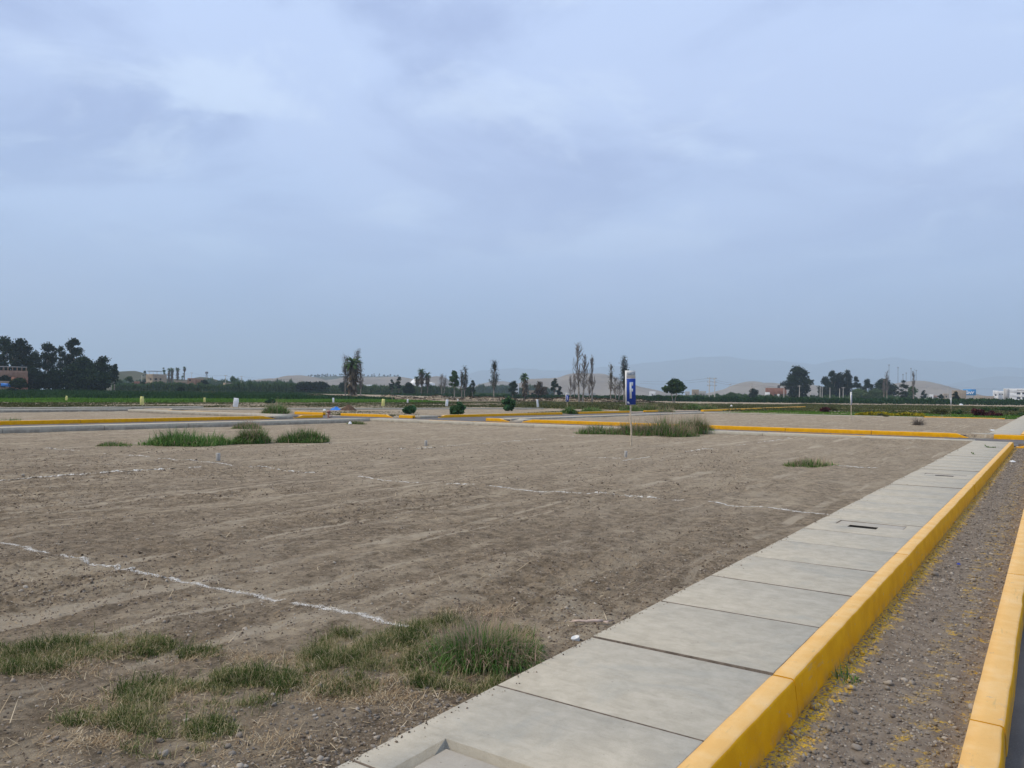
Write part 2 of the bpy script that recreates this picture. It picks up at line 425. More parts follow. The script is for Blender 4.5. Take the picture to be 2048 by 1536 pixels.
    M['sign_blue'] = plain('sign_blue', (.012, .055, .33), .4, .06, 3, .4)
    M['sign_ink'] = plain('sign_ink', (.09, .16, .26), .5, .1, 3)
    M['sack_yellow'] = plain('yellow_sack', (.68, .64, .24), .7, .1, 4)
    M['sack_white'] = plain('white_sack', (.76, .77, .77), .6, .06, 4)
    M['tarp'] = plain('blue_tarp', (.02, .19, .62), .45, .2, 3, .4)
    M['pile'] = plain('brown_earth_pile', (.115, .068, .042), .95, .35, 6, bumpd=.05, bscale=12)
    def brick(name, a, b):
        g = G(name); p = g.pos(True); bt = g.n('ShaderNodeTexBrick'); g.L(g.mapv(p, (1, 1, 1)), bt.inputs['Vector'])
        n = g.noise(p, .8, 5); c = g.mix(g.step(n, .3, .7), a, b)
        return g.bsdf(c, .95, None, .1)
    M['brick'] = brick('brick_wall', (.26, .155, .105), (.36, .235, .165))
    M['brick_red'] = brick('red_brick_wall', (.25, .115, .08), (.32, .165, .115))
    M['adobe'] = brick('tan_wall', (.28, .225, .165), (.37, .305, .23))
    M['wall_white'] = plain('white_render', (.78, .78, .76), .8, .06, .5)
    M['wall_grey'] = plain('grey_render', (.40, .39, .37), .85, .15, .7)
    M['glass'] = plain('dark_pane', (.03, .035, .045), .15, .1, 2, .5)
    M['roof_dark'] = plain('dark_roof', (.07, .065, .065), .8, .2, 1)
    M['bill_blue'] = plain('billboard_blue', (.02, .27, .62), .4, .12, .3, .4)
    M['bill_white'] = plain('billboard_letter', (.82, .84, .86), .4, .03, 1)
    def hillmat(name, a, b, cdark):
        g = G(name); p = g.pos(); n = g.noise(p, .006, 6, .6); n2 = g.noise(p, .03, 5, .6)
        c = g.mix(g.step(n, .35, .65), a, b); c = g.mix(g.math('MULTIPLY', g.step(n2, .55, .7), .4), c, cdark)
        return g.bsdf(c, .95, g.bump(g.noise(p, .02, 5), .6, 6), .05)
    M['hill'] = hillmat('dry_hill', (.20, .165, .128), (.275, .23, .18), (.12, .10, .08))
    M['hill_green'] = hillmat('scrub_hill', (.06, .068, .036), (.12, .11, .07), (.03, .042, .02))
    M['mountain'] = hillmat('mountain_rock', (.09, .075, .065), (.14, .115, .10), (.06, .05, .045))
    M['plastic'] = plain('white_plastic', (.75, .76, .74), .35, .05, 5, .4)
    M['husk'] = plain('dry_cane', (.52, .40, .32), .8, .2, 25)
    M['blue_scrap'] = plain('blue_scrap', (.03, .06, .35), .5, .1, 5)
    M['hydrant'] = plain('weathered_red_paint', (.28, .13, .10), .7, .25, 8)
mats()

# ------------------------------------------------------------------ the ground sheet
def rect_mask(x, y, x0, x1, y0, y1, w=.3):
    return ss(x0 - w / 2, x0 + w / 2, x) * (1 - ss(x1 - w / 2, x1 + w / 2, x)) * ss(y0 - w / 2, y0 + w / 2, y) * (1 - ss(y1 - w / 2, y1 + w / 2, y))
def base_h(x, y):
    x = np.asarray(x, float); y = np.asarray(y, float)
    h = np.full(np.broadcast(x, y).shape, -.22)
    def put(m, z):
        nonlocal h
        h = h * (1 - m) + z * m
    put(rect_mask(x, y, -64.4, -41.3, -60, 34.6), -.24)                               # block across the west street
    put(rect_mask(x, y, -29.6, -1.6, 40.5, 77), -.03 - .12 * ss(-6, -24, x))          # block across the north street
    put(rect_mask(x, y, -75, -36.4, 41.1, 95), -.16)
    put(rect_mask(x, y, -34.2, -1.75, -60, 34.2), -.07 - .12 * ss(-3, -12, x) - .03 * ss(-13, -28, x) + .05 * ss(31.5, 33.6, y))   # the lot itself
    put(rect_mask(x, y, -1.5, -.26, -60, 33.6, .2), -.205)                            # verge
    put(rect_mask(x, y, -.26, 9.5, -60, 34.9, .1), -.42)                              # streets
    put(rect_mask(x, y, -62, 60, 34.5, 40.45, .2), -.42)
    put(rect_mask(x, y, -40.85, -34.4, -60, 40.5, .2), -.42)
    put(rect_mask(x, y, -36.1, -30.1, 40.0, 92, .2), -.42)
    h = h + 1.25 * ss(-165, -300, x) * ss(-200, 0, y)                                  # land climbs gently to the west
    return h
def relief(x, y):
    """loose earth: ridges left by the grader run along Y, clods everywhere"""
    lot = rect_mask(x, y, -33.4, -2.3, -60, 33.5, .2); other = rect_mask(x, y, -120, -41.5, -60, 34, .3) + rect_mask(x, y, -29.4, -2.2, 41, 200, .3) + rect_mask(x, y, -140, -36.6, 41.5, 200, .3)
    m = np.clip(lot + other, 0, 1)
    wx = x + 1.1 * vnoise(x * .15, y * .11, 2)
    r = .042 * (vnoise(wx * 1.05, y * .08, 3)) + .030 * vnoise(wx * 2.3 + .25 * y, y * .2, 5)
    r = r - .03 * np.abs(vnoise(x * .8 + 3, y * .05, 8)) + .030 * fbm(x * 2.2, y * 1.6, 11, 3)
    rough = .35 + .65 * ss(-.12, .2, vnoise(x * .9, y * .35, 21))
    f = fbm(x * 9, y * 9, 31, 4, .6)
    r = r + rough * (.038 * f + .034 * np.maximum(vnoise(x * 21, y * 21, 41), 0) + .010 * vnoise(x * 47, y * 47, 43))
    r = r * (.35 + .65 * ss(-2.3, -3.4, x))
    v = rect_mask(x, y, -1.1, -.36, -60, 33.4, .1)
    g = v * (.016 * fbm(x * 14, y * 14, 51, 4, .6) + .02 * vnoise(x * 2.5, y * 1.1, 55) - .02 * (ss(-.5, -.36, x)) + .02 * ss(-.95, -1.1, x))
    return r * m + g
def gz(x, y): return float(base_h(np.array([x]), np.array([y]))[0] + relief(np.array([x]), np.array([y]))[0])
def gzn(x, y): return base_h(x, y) + relief(x, y)

def lines(start, step, stop, g, cap):
    out = [start]; s = step; d = 1 if stop > start else -1
    while (stop - out[-1]) * d > 0:
        out.append(out[-1] + d * s); s = min(s * g, cap(abs(out[-1])))
    return out
def ground():
    cap = lambda v: .45 if v < 80 else v * .12
    xs = lines(-.1, .025, -6.2, 1.0, lambda v: .025)
    xs += lines(xs[-1] - .026, .026, -18000, 1.03, cap)
    xs += lines(0, .1, 18000, 1.35, lambda v: 4000)
    ys = lines(1.5, .025, 6.2, 1.0, lambda v: .025); ys += lines(ys[-1] + .026, .026, 18000, 1.025, cap)
    ys += lines(1.4, .1, -18000, 1.5, lambda v: 5000)
    for b in (-1.75, -1.5, -34.2, -40.85, -36.1, -30.1): xs += [b - .15, b + .15]
    for b in (34.2, 34.5, 40.45, 41.1): ys += [b - .15, b + .15]
    xs = np.array(sorted(set(np.round(xs, 4)))); ys = np.array(sorted(set(np.round(ys, 4))))
    X, Y = np.meshgrid(xs, ys)
    Z = gzn(X, Y)
    V = np.stack([X, Y, Z], -1).reshape(-1, 3)
    n = len(xs); i = np.arange(len(ys) - 1)[:, None] * n; j = np.arange(n - 1)[None]
    F = np.stack([i + j, i + j + 1, i + n + j + 1, i + n + j], -1).reshape(-1, 4)
    me = mesh('ground', V, F, M['soil'], True)
    me.materials.append(M['verge'])
    cx = ((xs[:-1] + xs[1:]) / 2)[None, :].repeat(len(ys) - 1, 0); cy = ((ys[:-1] + ys[1:]) / 2)[:, None].repeat(n - 1, 1)
    mi = ((cx > -1.6) & (cx < 9) & (cy < 34)).astype(np.int32).ravel()
    me.polygons.foreach_set('material_index', mi)
    tag(link('ground', me), kind='structure')
ground()

# ------------------------------------------------------------------ roads
def sheet(name, poly_rects, z, mat, kind='structure'):
    mb = MB()
    for x0, x1, y0, y1 in poly_rects:
        nx = max(1, int((x1 - x0) / 2)); ny = max(1, int((y1 - y0) / 2))
        X, Y = np.meshgrid(np.linspace(x0, x1, nx + 1), np.linspace(y0, y1, ny + 1))
        V = np.stack([X, Y, np.full_like(X, z) + .012 * fbm(X * .4, Y * .4, 3, 2)], -1).reshape(-1, 3)
        i = np.arange(ny)[:, None] * (nx + 1); j = np.arange(nx)[None]
        mb.add(V, np.stack([i + j, i + j + 1, i + nx + 2 + j, i + nx + 1 + j], -1).reshape(-1, 4))
    return tag(link(name, mb.me(name, mat, True)), kind=kind)
sheet('road', [(-.2, 9, -40, 34.7)], -.27, M['asphalt'])
sheet('cross_street', [(-60, 60, 34.7, 40.55)], -.2, M['asphalt'])
sheet('west_street', [(-40.8, -34.7, -40, 34.7)], -.2, M['asphalt'])
sheet('far_street', [(-36.1, -30.0, 40.55, 92)], -.2, M['asphalt'])

# ------------------------------------------------------------------ pavements made of slabs, kerbs made of stones
def slab_mesh(x0, x1, y0, y1, zt, zb, holes=(), bev=.007, wob=0, seed=0):
    """plate with rounded upper edges; holes are (x0,x1,y0,y1)"""
    xs = {x0, x0 + bev, x1 - bev, x1}; ys = {y0, y0 + bev, y1 - bev, y1}
    for h in holes: xs |= {h[0], h[1]}; ys |= {h[2], h[3]}
    xs = sorted(xs); ys = sorted(ys); nx, ny = len(xs), len(ys)
    r = rs(seed); c = r.normal(0, wob, 4) if wob else np.zeros(4)
    V = []
    for y in ys:
        for x in xs:
            e = (x in (x0, x1)) or (y in (y0, y1))
            u = (x - x0) / (x1 - x0); v = (y - y0) / (y1 - y0)
            dz = c[0] * (1 - u) * (1 - v) + c[1] * u * (1 - v) + c[2] * (1 - u) * v + c[3] * u * v
            V.append((x, y, zt + dz - (bev * .8 if e else 0)))
    n0 = len(V); V += [(x, y, zb) for (x, y, z) in V]
    def hole(cx, cy): return any(h[0] < cx < h[1] and h[2] < cy < h[3] for h in holes)
    solid = [[not hole((xs[i] + xs[i + 1]) / 2, (ys[j] + ys[j + 1]) / 2) for i in range(nx - 1)] for j in range(ny - 1)]
    F = []
    I = lambda i, j: j * nx + i
    for j in range(ny - 1):
        for i in range(nx - 1):
            if not solid[j][i]: continue
            F.append((I(i, j), I(i + 1, j), I(i + 1, j + 1), I(i, j + 1)))
            for (di, dj, a, b) in ((0, -1, I(i, j), I(i + 1, j)), (1, 0, I(i + 1, j), I(i + 1, j + 1)), (0, 1, I(i + 1, j + 1), I(i, j + 1)), (-1, 0, I(i, j + 1), I(i, j))):
                ii, jj = i + di, j + dj
                if not (0 <= ii < nx - 1 and 0 <= jj < ny - 1 and solid[jj][ii]): F.append((b, a, a + n0, b + n0))
    V = np.array(V); F = np.array(F)
    return V, F

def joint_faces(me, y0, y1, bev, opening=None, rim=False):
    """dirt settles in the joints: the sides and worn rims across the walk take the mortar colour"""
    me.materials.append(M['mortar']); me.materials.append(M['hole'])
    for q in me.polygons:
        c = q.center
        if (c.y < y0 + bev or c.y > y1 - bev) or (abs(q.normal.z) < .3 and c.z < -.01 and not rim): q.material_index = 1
        if opening and q.normal.z < .5 and opening[0] - .01 < c.x < opening[1] + .01 and opening[2] - .01 < c.y < opening[3] + .01: q.material_index = 2  # opening walls painted near black for the shade inside

def kerb_profile_stone(y0, y1, xi, xo, zt, zb, batter, seed, wav=.004, flip=False):
    """a kerb length along Y: worn rounded outer edge, slightly battered face"""
    n = max(2, int((y1 - y0) / .05)); ys = np.linspace(y0, y1, n + 1)
    w = wav * 2 * fbm(ys * 3.1, ys * 0 + seed, 71, 3); w2 = wav * 2 * fbm(ys * 6.0, ys * 0 + seed + 9, 77, 3)
    s = 1 if xo > xi else -1
    prof = [(xi, zb), (xi, zt), (xi + s * .4 * abs(xo - xi), zt), (xo - s * .016, zt - .001), (xo - s * .005, zt - .006), (xo + s * .002, zt - .018), (xo + s * batter * .4, zt - .4 * (zt - zb)), (xo + s * batter, zb)]
    k = len(prof); V = np.zeros((n + 1, k, 3))
    for q, (x, z) in enumerate(prof):
        V[:, q, 0] = x + (s * w if q >= 3 else 0) * (1 if q < 6 else .6); V[:, q, 1] = ys; V[:, q, 2] = z + (w2 * .5 if 0 < q < 6 else 0)
    V[0, 1:6, 1] += .002; V[-1, 1:6, 1] -= .002; V[0, 1:6, 2] -= .003; V[-1, 1:6, 2] -= .003
    V = V.reshape(-1, 3); i = np.arange(n)[:, None] * k; j = np.arange(k - 1)[None]
    F = np.stack([i + j, i + k + j, i + k + j + 1, i + j + 1], -1).reshape(-1, 4)
    if s < 0: F = F[:, ::-1]
    mb = MB(); mb.add(V, F)
    for base in (0, n * k):
        c = np.vstack([V[base:base + k]]); ctr = c.mean(0, keepdims=True)
        f = [(q, q + 1, k) for q in range(k - 1)]
        f = np.array(f); f = f if (base == 0) == (s > 0) else f[:, ::-1]
        mb.add(np.vstack([c, ctr]), f)
    return mb

WIDE = {4.32: .018, 8.42: .014, 12.4: .012, 16.16: .014, 20.0: .012, 24.1: .012, 28.1: .012, 32.0: .012}
def near_pavement():
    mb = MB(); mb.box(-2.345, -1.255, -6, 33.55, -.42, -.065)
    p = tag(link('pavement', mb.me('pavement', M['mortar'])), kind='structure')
    # joint positions every metre or so
    ys = [4.32 - 1.02 * k for k in range(1, 9)][::-1] + [4.32, 5.36, 6.38, 7.40, 8.42, 9.36, 10.36, 11.38, 12.4, 13.35, 14.30, 15.24, 16.16, 17.12, 18.1, 19.06, 20.0, 21.02, 22.05, 23.08, 24.1, 25.1, 26.1, 27.1, 28.1, 29.08, 30.05, 31.03, 32.0, 32.8, 33.6]
    covers = {10.0: (-2.13, -1.41, 9.98, 10.26, (-1.97, -1.66, 9.80, 9.962)), 17.7: (-2.10, -1.39, 17.68, 17.95, (-1.90, -1.58, 17.50, 17.66))}
    for k in range(len(ys) - 1):
        a, b = ys[k], ys[k + 1]
        ga = WIDE.get(a, .009) / 2; gb = WIDE.get(b, .009) / 2
        holes = []
        for yc, cv in covers.items():
            if a < yc < b:
                holes = [(cv[0] - .008, cv[1] + .008, cv[2] - .007, cv[3] + .007), cv[4]]
        if a < 2.4 < b or a < 1.9 < b:
            ya, yb = max(a + .02, 1.35), min(b - .02, 2.66)
            holes = [(-2.17, -1.50, ya, yb)]
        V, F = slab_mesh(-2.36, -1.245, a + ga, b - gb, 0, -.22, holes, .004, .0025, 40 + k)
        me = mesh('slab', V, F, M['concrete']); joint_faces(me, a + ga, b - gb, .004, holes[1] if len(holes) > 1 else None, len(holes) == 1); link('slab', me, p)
    bays = [.24] + sorted(WIDE) + [33.6]
    for k in range(len(bays) - 1):
        mbk = kerb_profile_stone(bays[k] + .006, bays[k + 1] - .006, -1.243, -1.13, .0005, -.30, .035, k * 3.7, .0038)
        link('kerb_stone', mbk.me('kerb_stone', M['yellow']), p)
    for yc, cv in covers.items():
        mb = MB(); mb.box(cv[0], cv[1], cv[2], cv[3], -.12, -.004, .006)
        link('meter_box_lid', mb.me('meter_box_lid', M['concrete_old']), p)
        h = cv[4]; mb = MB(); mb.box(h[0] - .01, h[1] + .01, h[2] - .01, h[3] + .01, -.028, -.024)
        link('meter_box_opening_shade', mb.me('meter_box_opening_shade', M['hole']), p)  # thin black plate below the opening, painted in place of its shade
    # sunken rough lid at the very bottom of the view, with a chipped rim
    mb = MB(); mb.box(-2.15, -1.50, 1.35, 2.64, -.07, -.028, .010)
    link('sunken_lid', mb.me('sunken_lid', M['concrete_old']), p)
    return p
near_pavement()

def outer_kerb():
    """the kerb between the gravel strip and the road"""
    mb = MB(); mb.box(-.32, -.2, -6, 33.4, -.45, -.2)
    p = tag(link('road_kerb', mb.me('road_kerb', M['mortar'])), kind='structure')
    ys = [-3.2, .72, 4.62, 8.72, 12.8, 16.9, 21, 25, 29, 33.4]
    for k in range(len(ys) - 1):
        mbk = kerb_profile_stone(ys[k] + .007, ys[k + 1] - .007, -.338, -.188, -.12, -.36, .012, 100 + k * 3.1, .005)
        link('kerb_stone', mbk.me('kerb_stone', M['yellow']), p)
outer_kerb()

def run_kerb(name, axis, c_in, c_out, a0, a1, zt=0, zb=-.3, step=4.05, flare0=0, flare1=0, mat='yellow', label=None, first=None):
    """painted kerb of stones. axis 'x': runs along X with its face at y=c_out; axis 'y': runs along Y with face at x=c_out"""
    lo, hi = min(c_in, c_out), max(c_in, c_out)
    mb = MB()
    b = (a0 + .1, a1 - .1, lo + .02, hi - .02, zb - .1, zt - .06)
    if axis == 'y': b = (b[2], b[3], b[0], b[1], b[4], b[5])
    mb.box(*b)
    p = tag(link(name, mb.me(name, M['mortar'])), kind='structure')
    n = max(1, round((a1 - a0) / step)); cuts = np.linspace(a0, a1, n + 1)
    for k in range(n):
        m = kerb_profile_stone(cuts[k] + .012, cuts[k + 1] - .012, c_in, c_out, zt, zb, .03, 200 + k * 2.3 + a0, .006)
        V, F, T = m.arrays()
        if flare0 and k == 0:
            t = np.clip((V[:, 1] - a0) / flare0, 0, 1); V[:, 2] = np.where(V[:, 2] > zb + .01, zb + (V[:, 2] - zb) * (.42 + .58 * t), V[:, 2])
        if flare1 and k == n - 1:
            t = np.clip((a1 - V[:, 1]) / flare1, 0, 1); V[:, 2] = np.where(V[:, 2] > zb + .01, zb + (V[:, 2] - zb) * (.42 + .58 * t), V[:, 2])
        if axis == 'x':
            V = V[:, [1, 0, 2]]; F = [f[:, ::-1] for f in F]
        link('kerb_stone', mesh('kerb_stone', V, F, M[mat]), p)
    return p
def run_pavement(name, x0, x1, y0, y1, along, zt=0, zb=-.34, step=4.05, mat='concrete', skip=None):
    """concrete pavement in bays"""
    mb = MB(); mb.box(x0 + .03, x1 - .03, y0 + .03, y1 - .03, zb, zt - .03)
    p = tag(link(name, mb.me(name, M['mortar'])), kind='structure')
    a0, a1 = (x0, x1) if along == 'x' else (y0, y1)
    n = max(1, round((a1 - a0) / step)); cuts = np.linspace(a0, a1, n + 1)
    for k in range(n):
        c0, c1 = cuts[k] + .01, cuts[k + 1] - .01
        V, F = slab_mesh(*((c0, c1, y0, y1) if along == 'x' else (x0, x1, c0, c1)), zt, zb, (), .015, .006, 300 + k)
        link('slab', mesh('slab', V, F, M[mat]), p)
    return p

# lot's own back pavements (their rough back faces stand proud of the soil)
run_pavement('north_pavement', -33.6, -2.37, 33.62, 34.55, 'x')
run_kerb('north_pavement_kerb', 'x', 34.56, 34.68, -33.0, -3.4)
run_pavement('west_pavement', -34.5, -33.6, -30, 33.61, 'y')
run_kerb('west_pavement_kerb', 'y', -34.51, -34.63, -30, 33.0)
# corner return at the end of the near pavement
run_kerb('corner_kerb', 'x', 33.85, 33.6, -1.08, 3.0, flare0=.9)
# across the cross street
run_kerb('north_street_kerb', 'x', 40.7, 40.45, -27.2, -3.05, flare0=.8, flare1=.5)
run_kerb('north_corner_kerb', 'x', 40.7, 40.45, -30.0, -28.15, flare1=.8)
run_kerb('north_street_east_kerb', 'x', 40.7, 40.45, -2.1, 8.0)
def ramp(name, x0, x1, y0, y1, z0, z1, axis='y'):
    mb = MB()
    n = 8; V = []; F = []
    for k in range(n + 1):
        t = k / n; z = z0 + (z1 - z0) * t
        if axis == 'y': y = y0 + (y1 - y0) * t; V += [(x0, y, z), (x1, y, z), (x1, y, -.4), (x0, y, -.4)]
        else: x = x0 + (x1 - x0) * t; V += [(x, y0, z), (x, y1, z), (x, y1, -.4), (x, y0, -.4)]
    for k in range(n):
        for q in range(4):
            r_ = (q + 1) % 4; F.append((k * 4 + q, k * 4 + r_, k * 4 + 4 + r_, k * 4 + 4 + q))
    F += [(0, 3, 2, 1), (n * 4, n * 4 + 1, n * 4 + 2, n * 4 + 3)]
    F = np.array(F)
    if axis == 'x': F = F[:, ::-1]
    return tag(link(name, mesh(name, np.array(V, float), F, M['concrete'])), kind='structure')
ramp('kerb_ramp', -3.03, -2.12, 40.44, 41.7, -.175, -.002)
ramp('west_corner_ramp', -28.13, -27.22, 40.44, 41.7, -.175, -.002)
run_pavement('north_east_pavement', -2.37, -1.13, 41.72, 96, 'y')
run_kerb('north_east_pavement_kerb', 'y', -1.12, -1.0, 42.0, 96)
run_pavement('block_edge_pavement', -29.9, -28.9, 41.75, 76, 'y', zt=-.03)
run_kerb('block_edge_kerb', 'y', -29.91, -30.03, 42.4, 76, zt=-.03)
# west block
run_kerb('west_street_kerb', 'y', -41.05, -40.8, -8, 32.4, flare1=.9)
ramp('west_ramp', -42.3, -40.78, 32.45, 33.85, -.002, -.002)
run_kerb('west_corner_kerb', 'y', -41.05, -40.8, 33.9, 36.4, flare0=.8)
run_pavement('west_block_pavement', -61, -42.35, 34.0, 35.2, 'x', zt=.0)
run_pavement('far_west_pavement', -65.2, -64.0, 0, 36, 'y', zt=-.02)
run_kerb('west_block_kerb', 'x', 35.22, 35.34, -60, -45)
# north-west block
run_kerb('north_west_kerb', 'x', 41.05, 40.8, -49.0, -45.7)
run_kerb('north_west_street_kerb', 'x', 41.05, 40.8, -43.8, -38.5, flare1=.7)
run_kerb('north_west_corner_kerb', 'x', 41.05, 40.8, -37.9, -36.6)
ramp('north_west_ramp', -38.48, -37.92, 40.78, 42.0, -.175, -.04)
def corner_curve():
    pass
run_kerb('far_street_kerb', 'y', -36.35, -36.1, 43.0, 60.2, flare0=.8)
run_kerb('far_street_north_kerb', 'y', -36.3, -36.05, 63, 74)
run_kerb('far_street_end_kerb', 'y', -36.3, -36.05, 77.5, 83.5)
ramp('far_street_ramp', -37.4, -36.12, 41.1, 42.95, -.04, -.04)
run_pavement('far_field_pavement', -72.2, -71.0, 14, 47.5, 'y', zt=-.02)
def diag_pavement(name, p0, p1, w, zt, zb=-.35, mat='concrete'):
    p0 = np.array(p0, float); p1 = np.array(p1, float); L_ = np.linalg.norm(p1 - p0)
    V, F = slab_mesh(0, L_, 0, w, zt, zb, (), .02)
    d = (p1 - p0) / L_; n = np.array([-d[1], d[0]])
    X = p0[None] + V[:, :1] * d[None] + V[:, 1:2] * n[None]
    me = mesh(name, np.column_stack([X, V[:, 2]]), F, M[mat])
    return tag(link(name, me), kind='structure')
diag_pavement('field_edge_pavement', (-64.5, 40), (-50.0, 79), 1.1, -.02)
# the little park strip on the right
run_pavement('park_edging', -30, -9.3, 77.0, 77.35, 'x', zt=-.02, zb=-.3)
run_kerb('park_kerb', 'x', 77.35, 77.0, -9.2, -3.2, zt=.02)
diag_pavement('park_street_kerb', (-33.5, 88), (-37.5, 150), .35, .02, mat='yellow')
diag_pavement('park_path', (-22, 104), (-8, 128), 1.6, -.1)
mb = MB(); mb.box(-30, -2.4, 77.4, 101, -.35, -.12)
tag(link('park_lawn_bed', mb.me('park_lawn_bed', M['soil'])), kind='structure')

# ------------------------------------------------------------------ stones, gravel and clods
ICO = None
def ico():
    global ICO
    if ICO is None:
        t = (1 + 5 ** .5) / 2
        V = np.array([(-1, t, 0), (1, t, 0), (-1, -t, 0), (1, -t, 0), (0, -1, t), (0, 1, t), (0, -1, -t), (0, 1, -t), (t, 0, -1), (t, 0, 1), (-t, 0, -1), (-t, 0, 1)], float)
        V /= np.linalg.norm(V[0])
        F = np.array([(0, 11, 5), (0, 5, 1), (0, 1, 7), (0, 7, 10), (0, 10, 11), (1, 5, 9), (5, 11, 4), (11, 10, 2), (10, 7, 6), (7, 1, 8), (3, 9, 4), (3, 4, 2), (3, 2, 6), (3, 6, 8), (3, 8, 9), (4, 9, 5), (2, 4, 11), (6, 2, 10), (8, 6, 7), (9, 8, 1)])
        ICO = V, F
    return ICO
def sub_ico():
    V, F = ico(); V = list(map(tuple, V)); cache = {}
    def mid(a, b):
        k = (min(a, b), max(a, b))
        if k not in cache:
            m = (np.array(V[a]) + np.array(V[b])) / 2; m /= np.linalg.norm(m); V.append(tuple(m)); cache[k] = len(V) - 1
        return cache[k]
    G_ = []
    for a, b, c in F:
        x, y, z = mid(a, b), mid(b, c), mid(c, a); G_ += [(a, x, z), (b, y, x), (c, z, y), (x, y, z)]
    return np.array(V), np.array(G_)
def stone_meshes(n=7):
    out = []
    for k in range(n):
        r = rs(900 + k); V, F = sub_ico() if k < 4 else ico(); V = V.copy()
        for q in range(5):
            d = r.normal(size=3); d /= np.linalg.norm(d); c = r.uniform(.55, .9)
            e = V @ d; V -= np.maximum(e - c, 0)[:, None] * d * .85
        V *= np.array([1, r.uniform(.6, .95), r.uniform(.42, .7)]); V += r.normal(0, .03, V.shape)
        out.append(mesh('stone', V, F, M['stone'], k < 4, np.full(len(V), r.uniform(0, 1))))
    return out
STONES = stone_meshes()
def scatter_icos(n, pos, size, rng, flat=(.5, .9), tint=None):
    V0, F0 = ico(); k = len(V0)
    sc_ = size[:, None] * np.stack([rng.uniform(.7, 1.2, n), rng.uniform(.7, 1.2, n), rng.uniform(*flat, n)], -1)
    J = 1 + rng.normal(0, .17, (n, k, 1))
    V = V0[None] * J * sc_[:, None]
    a = rng.uniform(0, 6.28, n); c, s = np.cos(a)[:, None], np.sin(a)[:, None]
    b = rng.normal(0, .5, n); cb, sb = np.cos(b)[:, None], np.sin(b)[:, None]
    x, y, z = V[..., 0], V[..., 1], V[..., 2]
    y, z = y * cb - z * sb, y * sb + z * cb
    x, y = x * c - y * s, x * s + y * c
    V = np.stack([x, y, z], -1) + pos[:, None]
    F = F0[None] + (np.arange(n) * k)[:, None, None]
    T = np.repeat(rng.uniform(0, 1, n) if tint is None else tint, k)
    return V.reshape(-1, 3), F.reshape(-1, 3), T
def gravel():
    mb = MB(); mb.box(-1.07, -.36, 1.0, 33.3, -.5, -.34)
    strip = tag(link('gravel_strip', mb.me('gravel_strip', M['verge'])), kind='structure')
    r = rs(5)
    n = 300
    y = 2.6 + 9 * r.uniform(0, 1, n) ** 1.9; u = r.uniform(0, 1, n)
    x = -1.06 + .70 * np.where(r.uniform(size=n) < .3, u ** 2.5 * .5, u)
    s = .010 + .019 * r.uniform(0, 1, n) ** 2.0; s[:16] *= 1.6
    for k in range(n):
        o = link('stone', STONES[k % 7], strip, (x[k], y[k], gz(x[k], y[k]) + s[k] * .22))
        o.scale = (s[k],) * 3; o.rotation_euler = (r.normal(0, .3), r.normal(0, .3), r.uniform(0, 6.28))
    n = 24000
    y = 2.3 + 31 * r.uniform(0, 1, n) ** 2.4; x = r.uniform(-1.08, -.35, n)
    s = np.clip(r.lognormal(-5.45, .5, n), .0022, .013) * (1 + .05 * y)
    V, F, T = scatter_icos(n, np.stack([x, y, gzn(x, y) + s * .15], -1), s, r, (.45, .8))
    o = link('gravel', mesh('gravel', V, F, M['stone'], False, T), strip); o['kind'] = 'stuff'
gravel()
